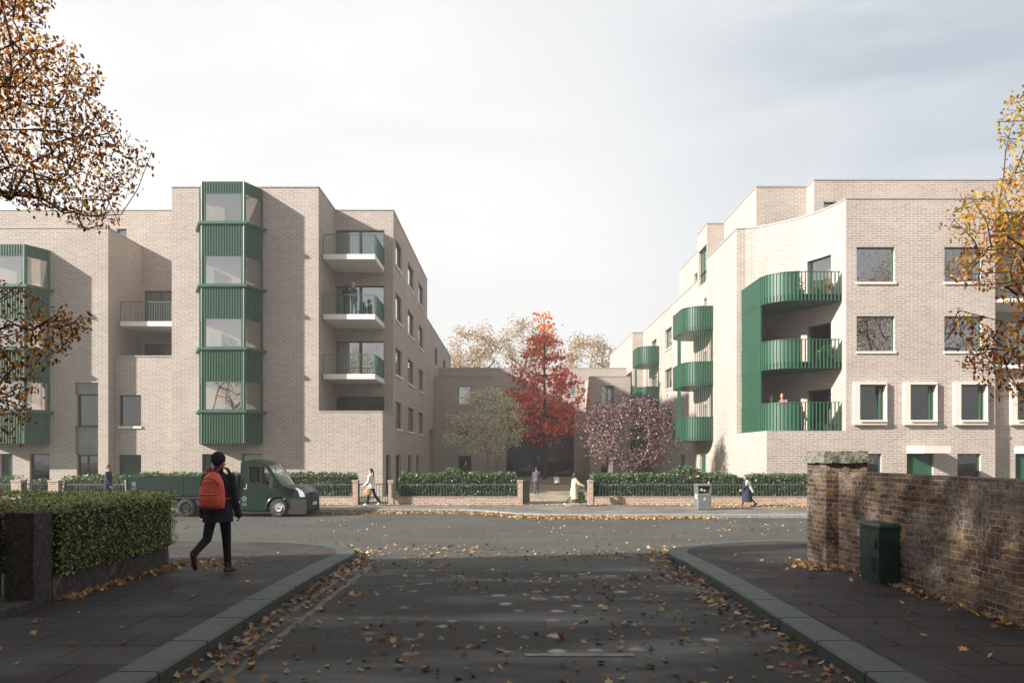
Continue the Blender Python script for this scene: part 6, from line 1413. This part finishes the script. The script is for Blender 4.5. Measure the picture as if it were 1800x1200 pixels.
# --- plants on the curved balconies
def plant(label, px, py, Y, rx, h, n, size, pal, z0):
    X_ = PX(px, Y); t = thing('potted_plant', (X_, Y, z0), label, 'plant'); mb = MB(); mb.tube((X_, Y, z0), (X_, Y, z0+.3), .13, .17, 12)
    mb.build('pot', M['coping'], t); att = crown_pts((X_, Y, PZ(py, Y)), (rx, rx*.8, h), n); sk = grow([(X_, Y, z0+.25), (X_, Y, z0+.5)], att, .004, None, seg=.2, wob=.03); wood('stems', sk, t, M['bark'])
    p = np.repeat(np.array(att), 14, axis=0); p = p+RNG.normal(0, .06, p.shape); leaf_mesh('leaves', p, size, pick_cols(len(p), pal), T_DIAM, parent=t, m=M['hleaf'])
plant('feathery olive green plant in a pot on the middle rounded balcony', 1354, 588, 38.8, .42, .34, 34, .10, [(.16, .17, .08), (.28, .27, .15), (.09, .11, .05)], lev[1]+.3)
plant('leafy light green plant behind the bars of the middle rounded balcony', 1452, 622, 37.0, .45, .38, 26, .13, [(.16, .26, .10), (.08, .16, .05), (.32, .38, .2)], lev[1]+.3)
plant('thin climbing plant behind the bars of the top rounded balcony', 1408, 500, 37.0, .12, .55, 12, .08, [(.05, .09, .04), (.08, .12, .05)], lev[0]+.3)
plant('tall grassy plant in front of the door on the top rounded balcony', 1445, 505, 37.2, .5, .28, 18, .10, [(.12, .14, .06), (.2, .2, .1)], lev[0]+.3)
plant('low row of small plants on the lowest rounded balcony', 1452, 748, 37.0, .55, .07, 18, .07, [(.2, .24, .1), (.1, .14, .05)], lev[2])
plant('small flowering plant beside the people on the lowest rounded balcony', 1390, 718, 37.2, .22, .14, 10, .08, [(.3, .28, .12), (.15, .15, .07)], lev[2])

# ============================================================ fallen leaves
FP = [(.40, .28, .13), (.52, .40, .20), (.30, .16, .08), (.22, .10, .07), (.28, .07, .06), (.20, .14, .10), (.32, .30, .10), (.34, .26, .22)]
pos = []
def roadz(x, y): return gz(y)-RD
def addleaf(x, y, z): pos.append((x, y, z+.012+random.random()*.012))
def on_road(x, y):
    if y > 30.1 or y < 2: return False
    if y < 17.3:
        lim = 3.0
        if y > 12.5:
            t_ = min(1, (y-13.6)/3.6) if y > 13.6 else 0; lim = 2.95+3.6*(1-math.sqrt(max(0, 1-t_*t_)))
        if abs(x) > lim-.05: return False
    return True
for _ in range(5600):          # loose scatter over the side street and the junction
    y = 4.6+24*random.random()**1.15; x = random.uniform(-18, 14) if y > 17.3 else random.uniform(-3.6, 3.6)
    d = mnoise.noise(Vector((x*.5, y*.5, 0)))
    if on_road(x, y) and random.random() < .35+d: addleaf(x, y, roadz(x, y))
for sd in (-1, 1):             # gutters of the side street and around the corners
    P0 = corner_path(sd); seg_ = [(a, c) for a, c in zip(P0[:-1], P0[1:]) if c[1] > 3.5 and abs(c[0]) < 14]
    for (a, c) in seg_:
        L = math.hypot(c[0]-a[0], c[1]-a[1]); nx, ny = (c[1]-a[1])/L*(-sd), -(c[0]-a[0])/L*(-sd)
        dens = 62 if (a[1] > 8 and abs(a[0]) < 5) else (45 if abs(a[0]) < 5 else 14)
        for _ in range(int(L*dens)):
            f = random.random(); o_ = abs(random.gauss(.02, .26))+.03; addleaf(a[0]+(c[0]-a[0])*f+nx*o_, a[1]+(c[1]-a[1])*f+ny*o_, roadz(0, a[1]))
tag(leaf_mesh('fallen_leaves', pos, RNG.uniform(.05, .105, len(pos)), pick_cols(len(pos), FP, [3, 2.5, 2.5, 2.5, 1, 3, .7, 2]), T_MAPLE, flat=.42, m=M['fleaf']), 'fallen autumn leaves scattered over the road and gathered in the gutters', 'leaves', kind='stuff')
pos = []
for (x0_, y0_), (x1_, y1_) in zip(FK[:-1], FK[1:]):      # the drift along the far kerb
    if x1_ < -19 or x0_ > 19: continue
    L = math.hypot(x1_-x0_, y1_-y0_)
    for _ in range(int(min(L, 30)*330)):
        f = random.random(); x = x0_+(x1_-x0_)*f; y = y0_+(y1_-y0_)*f
        if x < -14 or x > 6.2+random.gauss(0, 1.2): continue
        o_ = abs(random.gauss(.16, .22)); addleaf(x, y-.04-o_, roadz(x, y))
        pos[-1] = (pos[-1][0], pos[-1][1], pos[-1][2]+random.random()*.07*max(0, 1-o_*2.2))
tag(leaf_mesh('fallen_leaves', pos, RNG.uniform(.08, .13, len(pos)), pick_cols(len(pos), [(.46, .30, .12), (.56, .41, .19), (.38, .20, .08), (.22, .13, .07)], [3, 2.4, 2.4, 2.4]), T_MAPLE, flat=.6, m=M['fleaf']), 'golden drift of fallen leaves along the far kerb', 'leaves', kind='stuff')
pos = []
for _ in range(2200): x = random.uniform(8.2, 13.5); addleaf(x, 32.95-abs(random.gauss(0, .75)), GF)          # drift by the bin
for _ in range(900): x = random.uniform(-9, 8); addleaf(x, 32.95-abs(random.gauss(0, .22)), GF)
for _ in range(500): x = random.uniform(2.4, 8.5); addleaf(x, 32.95-abs(random.gauss(0, .3)), GF)
for _ in range(260): x = random.uniform(-3, 2); addleaf(x, random.uniform(34, 44), GF)
for _ in range(300): y = random.uniform(8.9, 12.2); addleaf(-5.52+abs(random.gauss(0, .11)), y, gz(y))
for _ in range(160): addleaf(-5.1+random.gauss(0, .35), 12.2+random.gauss(0, .2), gz(12.2))
for _ in range(330): y = random.uniform(6.2, 11.9); addleaf(WX-.03-abs(random.gauss(0, .10)), y, gz(y))
for _ in range(130): addleaf(4.95-abs(random.gauss(0, .2)), 12.0+random.gauss(0, .35), gz(12.0))
for _ in range(60): y = random.uniform(5, 14); addleaf(random.choice((-1, 1))*random.uniform(3.4, 5), y, gz(y))
tag(leaf_mesh('fallen_leaves', pos, RNG.uniform(.045, .10, len(pos)), pick_cols(len(pos), [(.56, .33, .13), (.48, .22, .08), (.60, .44, .2), (.22, .14, .08), (.30, .22, .15)], [3, 2, 2, 2, 2]), T_MAPLE, flat=.6, m=M['fleaf']), 'fallen autumn leaves lying on the pavements and against the walls', 'leaves', kind='stuff')

# ============================================================ unseen houses added to shade the side street, beside and behind the camera
M['tiles'] = mat('roof_tiles', (.07, .05, .045), .8, 0, .25, 8)
def house(x0, x1, y0, y1, h, label, face):
    """two-storey terrace with a pitched roof; face = +1 if its front looks towards +x"""
    b = Bld('shade_house', 1.0, ((x0+x1)/2, (y0+y1)/2, 0), label, 'house')
    b.wallm = None; X_ = x1 if face > 0 else x0; n = int((y1-y0)/5); hs = []
    for i in range(n):
        c_ = (y1-y0)*(i+.5)/n
        for z in (.9, 4.1): hs.append(dict(s0=c_-.3, s1=c_+.9, z0=z, z1=z+1.6, rm=2, room=1.5))
        hs.append(dict(s0=c_-1.9, s1=c_-1.0, z0=0, z1=2.1, kind='door', dark=True))
    pts = [(X_, y0), (X_, y1)] if face > 0 else [(X_, y1), (X_, y0)]
    wall(b, pts, -.1, h, hs, coping=False); Xo = x0 if face > 0 else x1
    for q in ([(x0, y0), (x1, y0)], [(x1, y1), (x0, y1)], [(Xo, y1), (Xo, y0)] if face > 0 else [(Xo, y0), (Xo, y1)]): wall(b, q, -.1, h, coping=False)
    xm = (x0+x1)/2; rz = h+2.7; e = .35
    for y in (y0, y1):
        v_ = [(x0, y, h), (x1, y, h), (xm, y, rz)]; b.wall.add(v_ if y == y0 else v_[::-1], [(0, 1, 2)])
    rm = MB(); rm.add([(x0-e, y0-e, h-.2), (xm, y0-e, rz+.1), (xm, y1+e, rz+.1), (x0-e, y1+e, h-.2), (x1+e, y0-e, h-.2), (x1+e, y1+e, h-.2)], [(0, 3, 2, 1), (1, 2, 5, 4)])
    b.wall.build('wall', M['house_brick'], b.t); b.rooms.build('interior', [M['rooma'], M['roomb'], M['roomc'], M['roomd']], b.t); rf = rm.build('roof', M['tiles'], b.t)
    cm = MB()
    for i in range(n): y = y0+(y1-y0)*(i+1)/n-.5; cm.box(xm-.4, xm+.4, y-.45, y+.45, rz-.6, rz+1.2)
    cm.build('chimney', M['house_brick'], rf)
house(-20, -9.4, -42, 6.6, 6.8, 'unseen dark brick terrace added on the left to shade the side street, outside the frame', 1)
house(8.6, 19, -42, 7.0, 8.2, 'unseen dark brick terrace added on the right to cut sky light, outside the frame', -1)
house(-9, 9, -62, -48, 8.2, 'unseen dark brick house added far behind the camera to cut sky light', 1)
def offview2(p): return p[1] < .4 or offview(p)
for (x, y, h, r, lab) in ((-6.3, 2.6, 6.0, 4.6, 'unseen large street tree added for shade on the left pavement behind the camera'), (5.8, 0.0, 11.0, 4.8, 'unseen large street tree added for shade on the right pavement behind the camera'), (-4.6, -11, 12.5, 5.4, 'second unseen large street tree added for shade on the left behind the camera'), (4.8, -12, 13, 5.4, 'second unseen large street tree added for shade on the right behind the camera'), (-5, -24, 15, 6.2, 'third unseen large street tree added for shade on the left behind the camera'), (5, -25, 15, 6.2, 'third unseen large street tree added for shade on the right behind the camera'),  # these street trees are added to keep sky and sun off the foreground
        (-24, -8, 11, 5.5, 'large garden tree beyond the left terrace, outside the frame'), (-37, -12, 11, 6, 'second large garden tree beyond the left terrace, outside the frame'), (23, 8, 14, 6.5, 'tall plane tree behind the old brick wall, outside the frame'),
        (34, 5, 15, 7, 'second tall plane tree behind the old brick wall, outside the frame'), (47, 4, 15, 7, 'third tall plane tree right of the junction, outside the frame'), (62, 6, 15, 7.5, 'fourth tall plane tree right of the junction, outside the frame')):
    att = crown_pts((x*.8, y, h), (r, r, 2.3 if h == 6.0 else r*.85), (420 if y > -3 and abs(x) < 8 else 230), offview2)
    tree('street_tree', lab, 'tree', [(x, y, 0), (x, y, 4), (x*.95, y, h-1)], att, .012, .24, (34 if y > -3 and abs(x) < 8 else (44 if abs(x) > 20 else 20)), (.5, .5, .45), (.26 if abs(x) < 20 else .16), BP, None, T_DIAM, seg=.9, clip=lambda p: np.array([offview2(q) for q in p]))
# ============================================================ haze
hz = MB(); hz.box(-152, 152, -112, 162, -1.8, 29)
hm = bpy.data.materials.new('haze_air'); hm.use_nodes = True; ht = hm.node_tree; ht.nodes.remove(ht.nodes['Principled BSDF']); pv = ht.nodes.new('ShaderNodeVolumePrincipled')
pv.inputs['Color'].default_value = (.97, .96, .95, 1); pv.inputs['Density'].default_value = 0.0017; pv.inputs['Anisotropy'].default_value = 0.35
ht.links.new(pv.outputs[0], ht.nodes['Material Output'].inputs['Volume'])
ho = hz.build('haze', hm); tag(ho, kind='stuff')
